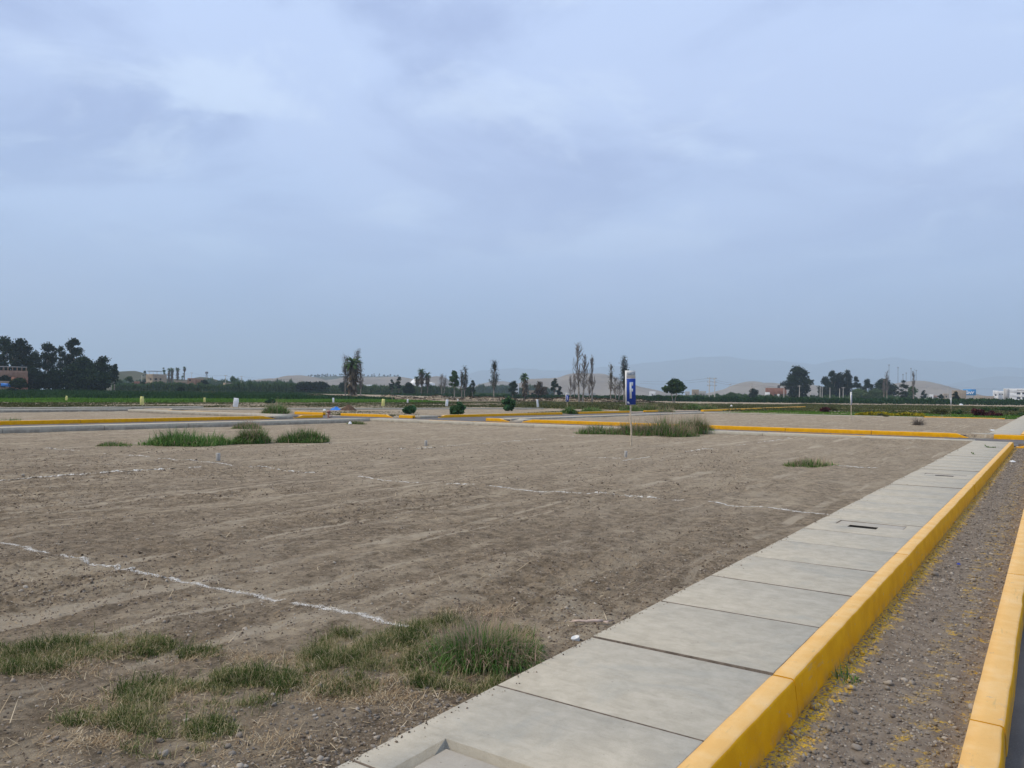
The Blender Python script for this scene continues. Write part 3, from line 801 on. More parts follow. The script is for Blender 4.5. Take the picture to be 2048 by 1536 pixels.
def clods():
    r = rs(15); n = 130000
    a = r.uniform(0, 1, n)
    d = 2.8 + 24 * a ** 2.0
    px = r.uniform(-40, 1500, n); ang = np.arctan((px - 1024) / FPX)
    x = -(d * np.sin(YAW - ang)); y = d * np.cos(YAW - ang)
    keep = (x < -2.42) & (x > -33) & (y < 33) & (y > 1.2); x, y = x[keep], y[keep]
    dens = vnoise(x * .9, y * .35, 21) + .5 * vnoise(x * 3, y * 2, 23)
    k2 = r.uniform(-.45, .28, len(x)) < dens; x, y = x[k2], y[k2]; n = len(x)
    s = np.clip(r.lognormal(-5.55, .5, n), .002, .018) * (1 + .03 * np.hypot(x, y))
    V, F, T = scatter_icos(n, np.stack([x, y, gzn(x, y) + s * .1], -1), s, r, (.4, .8))
    tag(link('soil_clods', mesh('soil_clods', V, F, M['clod'], False, T)), 'loose brown clods scattered over the bare lot soil', 'soil', kind='stuff')
    n = 900; y2 = 1.3 + 26 * r.uniform(0, 1, n) ** 1.8; off = r.exponential(.03, n) * (.5 + 1.6 * np.abs(vnoise(y2 * 1.3, y2 * 0, 5)))
    x2 = np.minimum(-2.352 + off, -1.3); s2 = np.clip(r.lognormal(-6.0, .5, n), .0012, .007) * (1 + .03 * y2)
    V, F, T = scatter_icos(n, np.stack([x2, y2, s2 * .3], -1), s2, r, (.4, .8))
    tag(link('spilled_soil', mesh('spilled_soil', V, F, M['clod'], False, T)), 'crumbs of soil spilled along the left edge of the pavement', 'soil', kind='stuff')
    # stony patch beside the pavement at the bottom of the view
    n = 1500; u = r.uniform(0, 1, n); v = r.uniform(0, 1, n)
    x = -2.45 - .95 * u ** 1.4; y = 1.3 + 1.9 * v
    s = np.clip(r.lognormal(-5.35, .6, n), .0025, .02)
    V, F, T = scatter_icos(n, np.stack([x, y, gzn(x, y) + s * .15], -1), s, r, (.45, .8))
    tag(link('loose_stones', mesh('loose_stones', V, F, M['stone'], False, T)), 'grey stones strewn on soil beside the pavement edge', 'stones', kind='stuff')
    for k, (px, py, s) in enumerate(((692, 1502, .020), (705, 1497, .012), (430, 1472, .018), (478, 1478, .02), (455, 1500, .017), (330, 1505, .02), (545, 1390, .014), (640, 1380, .018), (740, 1400, .016), (46, 953, .05))):
        x, y = unp(px, py, -.07)
        if py < 1000: x, y = unp(px, py, -.2)
        o = link('stone', STONES[k % 4], None, (x, y, gz(x, y) + s * .35)); o.scale = (s, s, s * 1.2); o.rotation_euler = (.1, .2, k)
        lab = ['round brown stone touching the pavement edge', 'small pale stone beside the round brown one', 'grey stone nearest the green grass patch', 'flat grey stone among dry grass stems', 'pale grey stone below the front grass patch', 'grey stone near the bottom edge left of the others', 'small stone above the stony soil', 'angular grey stone among dry straw', 'long grey stone beside the tan dry grass', 'pale stone lying alone by the white line far left'][k]
        tag(o, lab, 'stone', 'stones on the bare soil')
clods()

def chalk(name, label, pts, n, half, size, seed, gaps, soft=.0):
    """powdered lime spilled in a broken line"""
    r = rs(seed); p0 = np.array(pts[0]); p1 = np.array(pts[1]); d = p1 - p0; L_ = np.linalg.norm(d); d /= L_; nn = np.array([-d[1], d[0]])
    t = r.uniform(0, L_, n); keep = (vnoise(t * .9, t * 0 + seed, 61) + .6 * vnoise(t * 3.7, t * 0, 62 + seed)) > gaps
    t = t[keep]; n = len(t)
    wv = half * (.45 + 1.1 * np.abs(vnoise(t * 2.1, t * 0 + 3, seed)) + .5 * np.abs(vnoise(t * 7, t * 0 + 3, seed)))
    o = r.standard_t(3, n) * wv * .8 + half * 1.6 * vnoise(t * .8, t * 0 + 5, seed)
    P = p0[None] + t[:, None] * d + o[:, None] * nn
    s = size * r.uniform(.4, 1.3, n) * np.clip(1.25 - .4 * np.abs(o) / wv, .35, 1.2)
    a = r.uniform(0, 6.28, (n, 1)) + np.arange(4)[None] * 1.571 + r.normal(0, .25, (n, 4)); rr = s[:, None] * r.uniform(.5, 1.1, (n, 4))
    X = P[:, None, 0] + np.cos(a) * rr; Y = P[:, None, 1] + np.sin(a) * rr
    Z = gzn(X, Y) + .003 + .002 * r.uniform(size=(n, 1))
    V = np.stack([X, Y, Z], -1).reshape(-1, 3); F = (np.arange(n) * 4)[:, None] + np.arange(4)[None]
    tint = np.clip(r.uniform(.35, 1, n) * np.clip(1.25 - .35 * np.abs(o) / wv, .1, 1), 0, 1)
    tag(link(name, mesh(name, V, F, M['chalk'], False, np.repeat(tint, 4))), label, None, None, 'structure')
chalk('chalk_line', None, ((-9.6, 3.80), (-3.55, 3.94)), 14000, .036, .0044, 1, -.24)
chalk('chalk_line', None, ((-32, 11.15), (-16.5, 11.2)), 3400, .05, .018, 2, -.08)
chalk('chalk_line', None, ((-16.5, 11.25), (-2.5, 11.22)), 8500, .042, .0125, 3, -.12)
chalk('chalk_line', None, ((-16.1, 5.6), (-15.9, 10.6)), 2700, .045, .016, 4, -.06)
chalk('chalk_line', None, ((-16.35, 13.4), (-16.2, 33)), 3000, .055, .02, 5, -.02)
chalk('chalk_line', None, ((-9.15, 18.2), (-8.9, 33)), 3600, .055, .02, 6, -.06)
chalk('chalk_line', None, ((-20, 18.9), (-9.4, 19.1)), 1900, .05, .02, 7, -.0)
chalk('chalk_line', None, ((-5.2, 19.2), (-2.6, 19.2)), 900, .05, .022, 8, -.1)

# ------------------------------------------------------------------ plants
def blades(P, h, lean, az, w, tint, droop=.35, first=.55):
    """arching grass blades: base, middle, tip"""
    n = len(P); dx, dy = np.cos(az), np.sin(az); sx, sy = -dy, dx
    l1 = lean * first; l2 = lean * (1 + droop)
    mid = P + np.stack([dx * np.sin(l1), dy * np.sin(l1), np.cos(l1)], -1) * (h * .55)[:, None]
    tip = mid + np.stack([dx * np.sin(l2), dy * np.sin(l2), np.cos(l2)], -1) * (h * .5)[:, None]
    S = np.stack([sx, sy, np.zeros(n)], -1) * (w / 2)[:, None]
    V = np.stack([P - S, P + S, mid + S * .8, mid - S * .8, tip], 1).reshape(-1, 3)
    b = (np.arange(n) * 5)[:, None]
    F4 = b + np.array([[0, 1, 2, 3]]); F3 = b + np.array([[3, 2, 4]])
    T = np.repeat(tint, 5)
    return V, [F4, F3], T
def pix_blob(r, n, blobs, z=-.08):
    """n ground points in ellipses surveyed on the photograph: (px, py, rx, ry, weight)"""
    w = np.array([b[4] for b in blobs], float); w /= w.sum(); k = r.choice(len(blobs), n, p=w)
    B = np.array(blobs)[k]; a = r.uniform(0, 6.283, n); q = np.sqrt(r.uniform(0, 1, n)) * (1 + .35 * r.normal(size=n) * (r.uniform(size=n) < .35))
    px = B[:, 0] + B[:, 2] * q * np.cos(a); py = np.maximum(B[:, 1] + B[:, 3] * q * np.sin(a), 1100)
    cr, cu, cf = np.array(CR), np.array(CU), np.array(CF)
    d = cr[None] * (px - 1024)[:, None] + cu[None] * (768 - py)[:, None] + cf[None] * FPX
    t = (z - CAMH) / d[:, 2]; return d[:, 0] * t, d[:, 1] * t
def near_grass():
    r = rs(77)
    def patch(name, label, blobs, n, hmul, dry):
        x, y = pix_blob(r, n, blobs)
        k = x < -2.39; x, y = x[k], y[k]
        dn = fbm(x * 5, y * 5, 91, 3) ; dn = dn + .35 * fbm(x * 17, y * 17, 97, 2); k = r.uniform(-.36, .38, len(x)) < dn; x, y = x[k], y[k]; n = len(x)
        # blades sit in small tufts along creeping runners
        h = np.clip(r.lognormal(-3.2, .5, n), .012, .15) * hmul * (1 + .9 * np.maximum(dn[k], 0))
        lean = np.abs(r.normal(1.15, .45, n)); az = r.uniform(0, 6.283, n)
        g_ = np.clip(r.normal(.42, .2, n) - .5 * dn[k], 0, .8); isdry = r.uniform(size=n) < dry * (1.2 - 1.6 * dn[k])
        tint = np.where(isdry, r.uniform(.78, 1, n), g_)
        V, F, T = blades(np.stack([x, y, gzn(x, y) - .004], -1), h, lean, az, r.uniform(.0018, .0036, n), tint)
        tag(link(name, mesh(name, V, F, M['grass'], False, T)), label, 'grass', None, 'stuff')
    patch('grass_patch', 'low creeping green grass patch at the left edge of the bare soil', [(20, 1315, 60, 30, 1.2), (110, 1310, 80, 26, 1.2), (210, 1300, 90, 26, 1.3), (300, 1296, 50, 18, .6), (60, 1345, 70, 12, .3), (400, 1310, 50, 12, .2)], 34000, .9, .40)
    patch('grass_patch', 'low green grass patch closest to the bottom left of the lot', [(330, 1400, 95, 38, 1.5), (440, 1395, 95, 30, 1.2), (270, 1445, 70, 26, .6), (480, 1360, 60, 20, .6), (180, 1440, 70, 22, .25), (390, 1465, 90, 25, .5), (560, 1370, 40, 20, .4), (330, 1500, 90, 20, .2)], 46000, .9, .40)
    patch('grass_patch', 'spreading green and tan grass patch next to the pavement', [(700, 1300, 70, 32, 1.3), (800, 1290, 80, 30, 1.2), (770, 1330, 90, 26, 1), (870, 1355, 90, 26, .9), (640, 1325, 50, 30, .5), (1000, 1330, 60, 24, .7), (960, 1380, 60, 16, .4), (880, 1258, 60, 14, .5), (1030, 1275, 40, 20, .4), (680, 1380, 80, 22, .3)], 64000, .9, .44)
    # dry creeping runners and straw
    x, y = pix_blob(r, 18000, [(700, 1310, 90, 30, .8), (860, 1320, 120, 40, .8), (350, 1400, 110, 36, .8), (170, 1305, 150, 26, .8), (140, 1350, 150, 18, 1), (420, 1320, 100, 16, .8), (160, 1420, 120, 40, 1), (240, 1480, 130, 26, 1), (680, 1395, 120, 26, 1.3), (840, 1385, 110, 22, 1.2), (950, 1230, 90, 12, .7), (600, 1350, 60, 26, .7), (580, 1470, 110, 36, .7), (800, 1420, 90, 20, .6), (420, 1500, 200, 26, .6), (1060, 1340, 40, 26, .4), (560, 1320, 70, 12, .4), (80, 1320, 90, 30, .5), (100, 1500, 110, 30, .3)])
    k = x < -2.39; x, y = x[k], y[k]; dn = fbm(x * 4, y * 4, 191, 3); k = r.uniform(-.4, .35, len(x)) < dn; x, y = x[k], y[k]; n = len(x)
    V, F, T = blades(np.stack([x, y, gzn(x, y) + .004], -1), np.clip(r.lognormal(-3.45, .55, n), .01, .15), np.abs(r.normal(1.3, .25, n)), r.uniform(0, 6.283, n), r.uniform(.0013, .0030, n), r.uniform(0, 1, n), .2, .8)
    tag(link('dry_straw', mesh('dry_straw', V, F, M['straw'], False, T)), 'pale dry grass stems lying around the green patches', 'straw', None, 'stuff')
    # scattered stalks over the lot
    n = 5200; d = 3 + 24 * r.uniform(0, 1, n) ** 1.7; px = r.uniform(-40, 1500, n); ang = np.arctan((px - 1024) / FPX)
    x = -(d * np.sin(YAW - ang)); y = d * np.cos(YAW - ang); k = (x < -2.42) & (x > -33) & (y < 33); x, y, d = x[k], y[k], d[k]; n = len(x)
    V, F, T = blades(np.stack([x, y, gzn(x, y) + .004], -1), np.clip(r.lognormal(-3.0, .6, n), .015, .22), np.abs(r.normal(1.42, .14, n)), r.uniform(0, 6.283, n), r.uniform(.002, .0045, n) * (1 + .05 * d), r.uniform(0, 1, n), .03, 1.0)
    tag(link('scattered_stalks', mesh('scattered_stalks', V, F, M['straw'], False, T)), 'thin dry stalks scattered over the whole lot', 'straw', None, 'stuff')
near_grass()

def tussock(name, label, x, y, rx, ry, h, n, seed, seedhead=.12, group='grass tussocks', lean=.38, mat='tussock', rz=0, bw=.008, cat='grass tussock'):
    r = rs(seed)
    q = np.sqrt(r.uniform(0, 1, n)); a = r.uniform(0, 6.283, n)
    # several crowns inside the clump
    kc = max(3, int(7 * max(rx, ry))) if h > .2 else 1; cx = r.uniform(-.9, .9, kc) * rx; cy = r.uniform(-.8, .8, kc) * ry; ch = r.uniform(.5 if rx > .6 else .85, 1.15, kc); kk = r.integers(0, kc, n)
    bx = np.where(r.uniform(size=n) < .75, cx[kk] + r.normal(0, .14 + .1 * rx, n), q * np.cos(a) * rx); by = np.where(r.uniform(size=n) < .75, cy[kk] + r.normal(0, .14 + .1 * ry, n), q * np.sin(a) * ry)
    bx = np.clip(bx, -rx * 1.1, rx * 1.1); by = np.clip(by, -ry * 1.1, ry * 1.1)
    e = np.sqrt((bx / rx) ** 2 + (by / ry) ** 2)
    az = np.arctan2(by / ry, bx / rx) + r.normal(0, .9, n)
    ln = np.abs(r.normal(lean, .3, n)) * (.5 + 1.0 * e)
    hh = h * r.uniform(.35, 1.12, n) * (1.0 - .25 * np.minimum(e, 1.2) ** 2) * ch[kk]
    sh = r.uniform(size=n) < seedhead
    hh = np.where(sh, hh * r.uniform(1.0, 1.55, n), hh); ln = np.where(sh, ln * .7, ln)
    tint = np.where(sh, r.uniform(.84, 1, n), np.clip(r.normal(.45, .2, n), 0, .8))
    gx = np.array(x + bx); gy = np.array(y + by)
    P = np.stack([bx, by, np.zeros(n)], -1)
    z0 = gz(x, y); P[:, 2] = base_h(gx, gy) - base_h(np.array([x]), np.array([y])) - .02
    V, F, T = blades(P, hh, ln, az, bw * r.uniform(.6, 1.3, n) * np.where(sh, .6, 1), tint, .9)
    o = link(name, mesh(name, V, F, M[mat], False, T), None, (x, y, z0)); o.rotation_euler = (0, 0, rz)
    return tag(o, label, cat, group)
CR_ = YAW   # clumps are described across / along the view
tussock('grass_tussock', 'tall brownish green tussock rising beside the pavement in the foreground', -2.78, 3.72, .29, .20, .25, 3600, 1, .34, None, .75, 'tussock', CR_, .0058)
for k, (lab, x, y, rx, h, n) in enumerate((('small green weed growing at the foot of the near yellow kerb', -1.03, 5.05, .05, .13, 60), ('tiny weed sprouting in a far pavement joint', -1.75, 25.1, .06, .09, 90), ('weed sprouting across a pavement joint before the corner', -1.6, 29.1, .12, .09, 140))):
    o = tussock('joint_weed', lab, x, y, rx, rx * .35 if k else rx, h, n, 280 + k, .05, None, .6, 'tussock', 0, .008 if k == 0 else .016, 'weed')
    o.location.z = gz(x, y) if k == 0 else .0
T_ = [
 ('wide green grass clump left of the grey stake on bare soil', 355, 892, 83, 36, .04), ('thin grass clump between two denser clumps', 503, 888, 30, 40, .25), ('round green grass clump right of the thin one', 600, 886, 48, 40, .14),
 ('reddish grass strip joining the clumps left and right of the F sign post', 1272, 871, 44, 28, .4), ('pale wispy grass clump beside the grey back pavement', 492, 858, 26, 16, .5), ('green grass clump at the far left by the yellow kerb', 8, 855, 26, 16, .05),
 ('low greyish grass clump left of the blue F sign', 1200, 869, 50, 24, .25), ('big reddish grass clump behind the post of the F sign', 1335, 872, 66, 42, .45), ('green end of the grass bank right of the F sign', 1390, 870, 34, 36, .35),
 ('tall green clump on the corner with yellow kerb pieces', 547, 826, 26, 24, .25),
 ('green clump in front of the small blue sign', 1140, 833, 18, 16, .06), ('green clump right of the small blue sign', 1187, 830, 22, 16, .05), ('grass clump behind the F sign on the far kerb', 1265, 827, 26, 17, .2), ('dark grass clump right of the F sign by the far kerb', 1300, 826, 24, 20, .3), ('pale olive clump between far yellow kerb pieces', 1335, 823, 22, 15, .4), ('round green clump at the end of the far kerb', 1392, 824, 24, 18, .12), ('olive clump behind the round green far clump', 1415, 820, 22, 15, .25),
 ('low flat grass clump near the right end of the back pavement', 1780, 885, 44, 12, .4), ('faint flat grass tuft on the right of the lot', 1640, 936, 50, 14, .45), ('tiny grass tuft beside the back pavement corner', 712, 848, 20, 8, .3), ('small tuft at the foot of the near kerb corner', 1892, 888, 18, 6, .1),
 ('sparse tuft left of the wide green clump', 225, 893, 30, 10, .4)]
for k, (lab, px, py, hw, hp, sh) in enumerate(T_):
    zz = -.24
    x, y = unp(px, py, zz); zz = gz(x, y); x, y = unp(px, py, zz)
    d = math.hypot(x, y); m = d / FPX
    dep = min(hw * m * .62, 1.4)
    ca, sa = math.cos(YAW), math.sin(YAW)
    x -= sa * dep * .9; y += ca * dep * .9
    tussock('grass_tussock', lab, x, y, hw * m * .85, dep, hp * m * .92 + .04, int(min(4500, 1000 + hw * hp * 1.3)), 300 + k, sh * .8, 'grass tussocks on the lots', .62, 'tussock', CR_, .012 + .00028 * d)

def leaf_quads(P, size, r, tint, flat=.0):
    """small leaf-shaped faces, randomly turned"""
    n = len(P); a = r.normal(size=(n, 3)); a[:, 2] *= (1 - flat); a /= np.linalg.norm(a, axis=1, keepdims=True)
    b = r.normal(size=(n, 3)); b -= a * (a * b).sum(1, keepdims=True); b /= np.linalg.norm(b, axis=1, keepdims=True)
    s = size if np.ndim(size) else np.full(n, size); s = s * r.uniform(.6, 1.3, n)
    A = a * s[:, None]; B = b * (s * .48)[:, None]
    V = np.stack([P - A * .6, P + B + A * .05, P + A * .7, P - B + A * .05], 1).reshape(-1, 3)
    return V, (np.arange(n) * 4)[:, None] + np.arange(4)[None], np.repeat(tint, 4)
def in_clumps(r, n, clumps, surf=.45):
    c = np.array(clumps, float); w = (c[:, 3] * c[:, 4] * c[:, 5]) ** (.62); w /= w.sum(); k = r.choice(len(c), n, p=w)
    d = r.normal(size=(n, 3)); d /= np.linalg.norm(d, axis=1, keepdims=True); q = r.uniform(0, 1, n) ** surf
    lump = 1 + .22 * np.sin(d[:, 0] * 5 + k) * np.cos(d[:, 1] * 4 + 2 * k)
    return c[k, :3] + d * (q * lump)[:, None] * c[k, 3:], k, d[:, 2] * q

def shrub(name, label, x, y, rx, ry, h, n, leaf, mat, seed, cat='shrub', group=None, stems=True, z=None):
    r = rs(seed); kc = max(3, int(5 + 2 * max(rx, ry)))
    cl = [(r.uniform(-.62, .62) * rx, r.uniform(-.62, .62) * ry, h * r.uniform(.18, .74), rx * r.uniform(.22, .55), ry * r.uniform(.25, .55) + .1, h * r.uniform(.16, .34)) for _ in range(kc)]
    P, k, up = in_clumps(r, n, cl); P[:, 2] = np.maximum(P[:, 2], .02)
    V, F, T = leaf_quads(P, leaf, r, np.clip(r.normal(.48, .25, n), 0, 1), .2)
    z = gz(x, y) if z is None else z
    t = thing(name, label, cat, (x, y, z), YAW, group)
    link('foliage', mesh('foliage', V, F, M[mat], False, T), t)
    if stems:
        mb = MB()
        for c in cl: mb.tube([(0, 0, -.05), (c[0] * .7, c[1] * .7, c[2] * .5), (c[0], c[1], c[2])], [.03, .02, .01], 4)
        link('stem', mb.me('stem', M['bark']), t)
    return t
for k, (lab, px, py, hw, hp) in enumerate((('broad-leaved castor bush left of a taller one, behind the yellow kerb', 818, 828, 14, 17), ('taller broad-leaved castor bush beside a white sack', 914, 829, 15, 25), ('tallest dark green castor bush alone behind the kerb', 1017, 822, 17, 26), ('dark castor bush behind the tall corner grass clump', 540, 806, 12, 9))):
    x, y = unp(px, py, -.16); m = math.hypot(x, y) / FPX
    shrub('castor_bush', lab, x, y, hw * m, hw * m * .9, hp * m * 1.1, 850, .23, 'leaf_castor', 500 + k, 'bush', 'castor bushes behind the kerbs')
for k, (lab, px, py, hw, hp, mat) in enumerate((('clipped yellow-leaved hedge left part, right of the tall thin sign', 1735, 832, 26, 9, 'leaf_yellow'), ('clipped yellow-leaved hedge middle part', 1782, 832, 28, 8, 'leaf_yellow'), ('clipped yellow-leaved hedge right part', 1828, 833, 24, 8, 'leaf_yellow'),
        ('small maroon shrub left of the yellow hedge', 1655, 825, 15, 11, 'leaf_maroon'), ('large maroon shrub on the right of the park strip', 1962, 832, 14, 14, 'leaf_maroon'), ('maroon shrub touching the large maroon one', 1985, 832, 13, 11, 'leaf_maroon'),
        ('green shrub between yellow hedge and maroon shrubs', 1876, 829, 14, 12, 'leaf_olive'), ('dark green shrub just left of the large maroon shrub', 1915, 828, 10, 9, 'leaf_mid'), ('green shrub behind the maroon shrubs', 1978, 822, 14, 7, 'leaf_mid'), ('green low hedge at the right behind the maroon shrubs', 2013, 822, 22, 7, 'leaf_mid'), ('small grey-green bush in front of the yellow hedge', 1765, 834, 7, 7, 'leaf_olive'), ('green bush at the right edge of the park strip', 2035, 832, 14, 7, 'leaf_mid'), ('olive bush left of the small maroon shrub', 1668, 822, 10, 9, 'leaf_olive'))):
    x, y = unp(px, py, -.12); m = math.hypot(x, y) / FPX
    shrub('yellow_shrub' if 'yellow' in mat else 'maroon_shrub' if 'maroon' in mat else 'green_shrub', lab, x, y, hw * m, .9, hp * m * 1.1, 900, .16, mat, 530 + k, 'shrub', 'shrubs on the park strip')
def dry_bush():
    x, y = unp(1835, 853, -.1); r = rs(560); mb = MB()
    for k in range(60):
        a = r.uniform(0, 6.283); e = r.uniform(.1, 1.0); l = r.uniform(.25, .6)
        q = np.array((math.cos(a) * math.cos(e), math.sin(a) * math.cos(e) * .7, math.sin(e))) * l
        mb.tube([(0, 0, 0), q * .5 + r.normal(0, .03, 3), q], [.014, .010, .005], 3)
        for s in range(3):
            b = q * r.uniform(.4, .95); mb.tube([b, b + r.normal(0, .09, 3) + np.array((0, 0, .04))], [.007, .004], 3)
    tag(link('dry_bush', mb.me('dry_bush', M['twig']), None, (x, y, gz(x, y))), 'small leafless brown bush lying alone on the far lot', 'bush')
dry_bush()
def mass(name, label, polys, n, hrange, w, mat, seed, cat='weeds', lean=.3, tuft=0.0, zoff=0):
    """uncountable low growth over quads given by their corners"""
    r = rs(seed); Vs, F4, F3, Ts, o = [], [], [], [], 0
    for (c, wgt) in polys:
        c = np.array(c, float); k = int(n * wgt); u, v = r.uniform(0, 1, (2, k))
        P = ((1 - u) * (1 - v))[:, None] * c[0] + (u * (1 - v))[:, None] * c[1] + (u * v)[:, None] * c[2] + ((1 - u) * v)[:, None] * c[3]
        dn = fbm(P[:, 0] * .12, P[:, 1] * .12, seed, 3); keep = r.uniform(-.5, .45, k) < dn + tuft; P = P[keep]; dn = dn[keep]; k = len(P)
        h = r.uniform(*hrange, k) * (1 + .8 * dn)
        V, F, T = blades(np.column_stack([P, gzn(P[:, 0], P[:, 1]) - .02 + zoff]), h, np.abs(r.normal(lean, .2, k)), r.uniform(0, 6.283, k), w * r.uniform(.6, 1.4, k), np.clip(r.normal(.45, .2, k) - .35 * dn, 0, 1), .9)
        Vs.append(V); F4.append(F[0] + o); F3.append(F[1] + o); Ts.append(T); o += len(V)
    return tag(link(name, mesh(name, np.vstack(Vs), [np.vstack(F4), np.vstack(F3)], M[mat], False, np.concatenate(Ts))), label, cat, None, 'stuff')
mass('park_lawn', 'green lawn of the park strip on the right', [([(-29.5, 77.5), (-2.6, 77.5), (-2.6, 100), (-29, 100)], 1)], 26000, (.06, .16), .05, 'leaf_bright', 600, 'grass', .5, .4, .1)
mass('field_weeds', 'brown and olive weeds beyond the far lots', [([(-62, 84), (-40, 84), (-44, 200), (-120, 190)], .42), ([(-40, 92), (-2, 104), (-6, 250), (-60, 240)], .58)], 90000, (.10, .36), .20, 'leaf_olive', 601, lean=.6, tuft=.25)
mass('stubble', 'low dry weeds on the bare ground before the field', [([(-73, 6), (-73, 50), (-118, 150), (-118, 6)], .55), ([(-118, 150), (-73, 50), (-58, 82), (-120, 190)], .45)], 90000, (.05, .16), .17, 'leaf_olive', 602, lean=.85, tuft=.3)
mass('bright_crop', 'bright green young crop strip across the left field', [([(-116, 10), (-104, 128), (-150, 165), (-164, 10)], 1)], 90000, (.15, .34), .2, 'leaf_bright', 603, 'crop', .6, .4)
mass('dark_crop', 'dark green low crop beyond the bright strip', [([(-164, 10), (-150, 160), (-262, 220), (-270, 10)], 1)], 60000, (.55, .95), .3, 'leaf_maize', 604, 'crop', .3, .45)
mass('far_pale_grass', 'pale green grass strip below the eucalyptus trees', [([(-272, 10), (-262, 220), (-300, 250), (-330, 10)], 1)], 14000, (.3, .6), .35, 'leaf_olive', 605, 'grass', .3, .45)
mass('lot_edge_weeds', 'thin weeds along far lot edges and kerbs', [([(-40.7, 41.2), (-40.7, 43.5), (-46, 43.5), (-46, 41.2)], .25), ([(-37, 60), (-37, 76), (-41, 76), (-41, 60)], .35), ([(-56, 43), (-40, 43), (-40, 52), (-60, 52)], .25), ([(-62, 60), (-56, 70), (-66, 90), (-80, 70)], .15)], 16000, (.05, .17), .055, 'leaf_olive', 606, lean=1.0, tuft=-.05)

# ------------------------------------------------------------------ trees of the background
def tree_parts(t, trunk_mb, V, F, T, mat, bark):
    link('trunk', trunk_mb.me('trunk', M[bark]), t)
    link('crown', mesh('crown', V, F, M[mat], False, T), t)
def broad_tree(name, label, px, d, top, wpx, seed, mat='leaf_dark', base_frac=.3, nclump=15, leafs=2200, airy=0.0, group=None, bark='bark', fork=1, z=None, lean=0, leaf=None, below=0):
    r = rs(seed); x, y = at(px, d); z0 = gz(x, y) if z is None else z
    h = zat(px, top, d) - z0; w = wpx / FPX * d
    t = thing(name, label, 'tree', (x, y, z0), YAW, group)
    cl = []; mb = MB()
    ch = h * (1 - base_frac)
    for k in range(nclump):
        u = r.uniform(-1, 1); v = r.uniform(-1, 1); q = r.uniform(0.04, .96)
        env = math.sqrt(max(.05, 1 - (2 * (q - .42)) ** 2 * .85))
        rad = w * .5 * r.uniform(.36, .56) * (1 - .4 * airy)
        cl.append((u * (w * .5 * env - rad * .6) + lean * q, v * (w * .5 * env - rad * .6), h * base_frac + q * (ch - rad) + rad * .35, rad, rad, rad * r.uniform(.55, .85)))
    cl.append((lean * .8 + r.uniform(-.1, .1) * w, 0, h - w * .16, w * .22, w * .22, w * .17))
    if below:
        for k in range(below): cl.append((r.uniform(-.45, .45) * w, r.uniform(-.3, .3) * w, h * base_frac * r.uniform(.2, .9), w * .25, w * .25, h * base_frac * .35))
    n = int(leafs * 1.7); P, kk, up = in_clumps(r, n, cl, .55)
    ls = leaf if leaf else max(.3, min(.85, w * .06))
    V, F, T = leaf_quads(P, ls, r, np.clip(r.normal(.45, .22, n) + .12 * up, 0, 1))
    tr = max(.12, h * .017)
    for f in range(fork):
        fx = (f - (fork - 1) / 2) * w * .22
        top_ = (fx * 1.6 + lean * .5, 0, h * (base_frac + .25))
        mb.tube([(fx * .15, 0, -.3), (fx * .6, 0, h * base_frac * .5), (fx * 1.2 + lean * .2, 0, h * base_frac), top_], [tr * 1.25, tr, tr * .85, tr * .5], 6)
    for c in cl[:12]:
        f = r.integers(0, fork); fx = (f - (fork - 1) / 2) * w * .22
        s0 = (fx * 1.1 + lean * .2, 0, h * base_frac * r.uniform(.8, 1.1)); m_ = (s0[0] * .5 + c[0] * .5, c[1] * .4, s0[2] * .5 + c[2] * .5)
        mb.tube([s0, m_, c[:3]], [tr * .5, tr * .3, tr * .12], 4)
    tree_parts(t, mb, V, F, T, mat, bark); return t
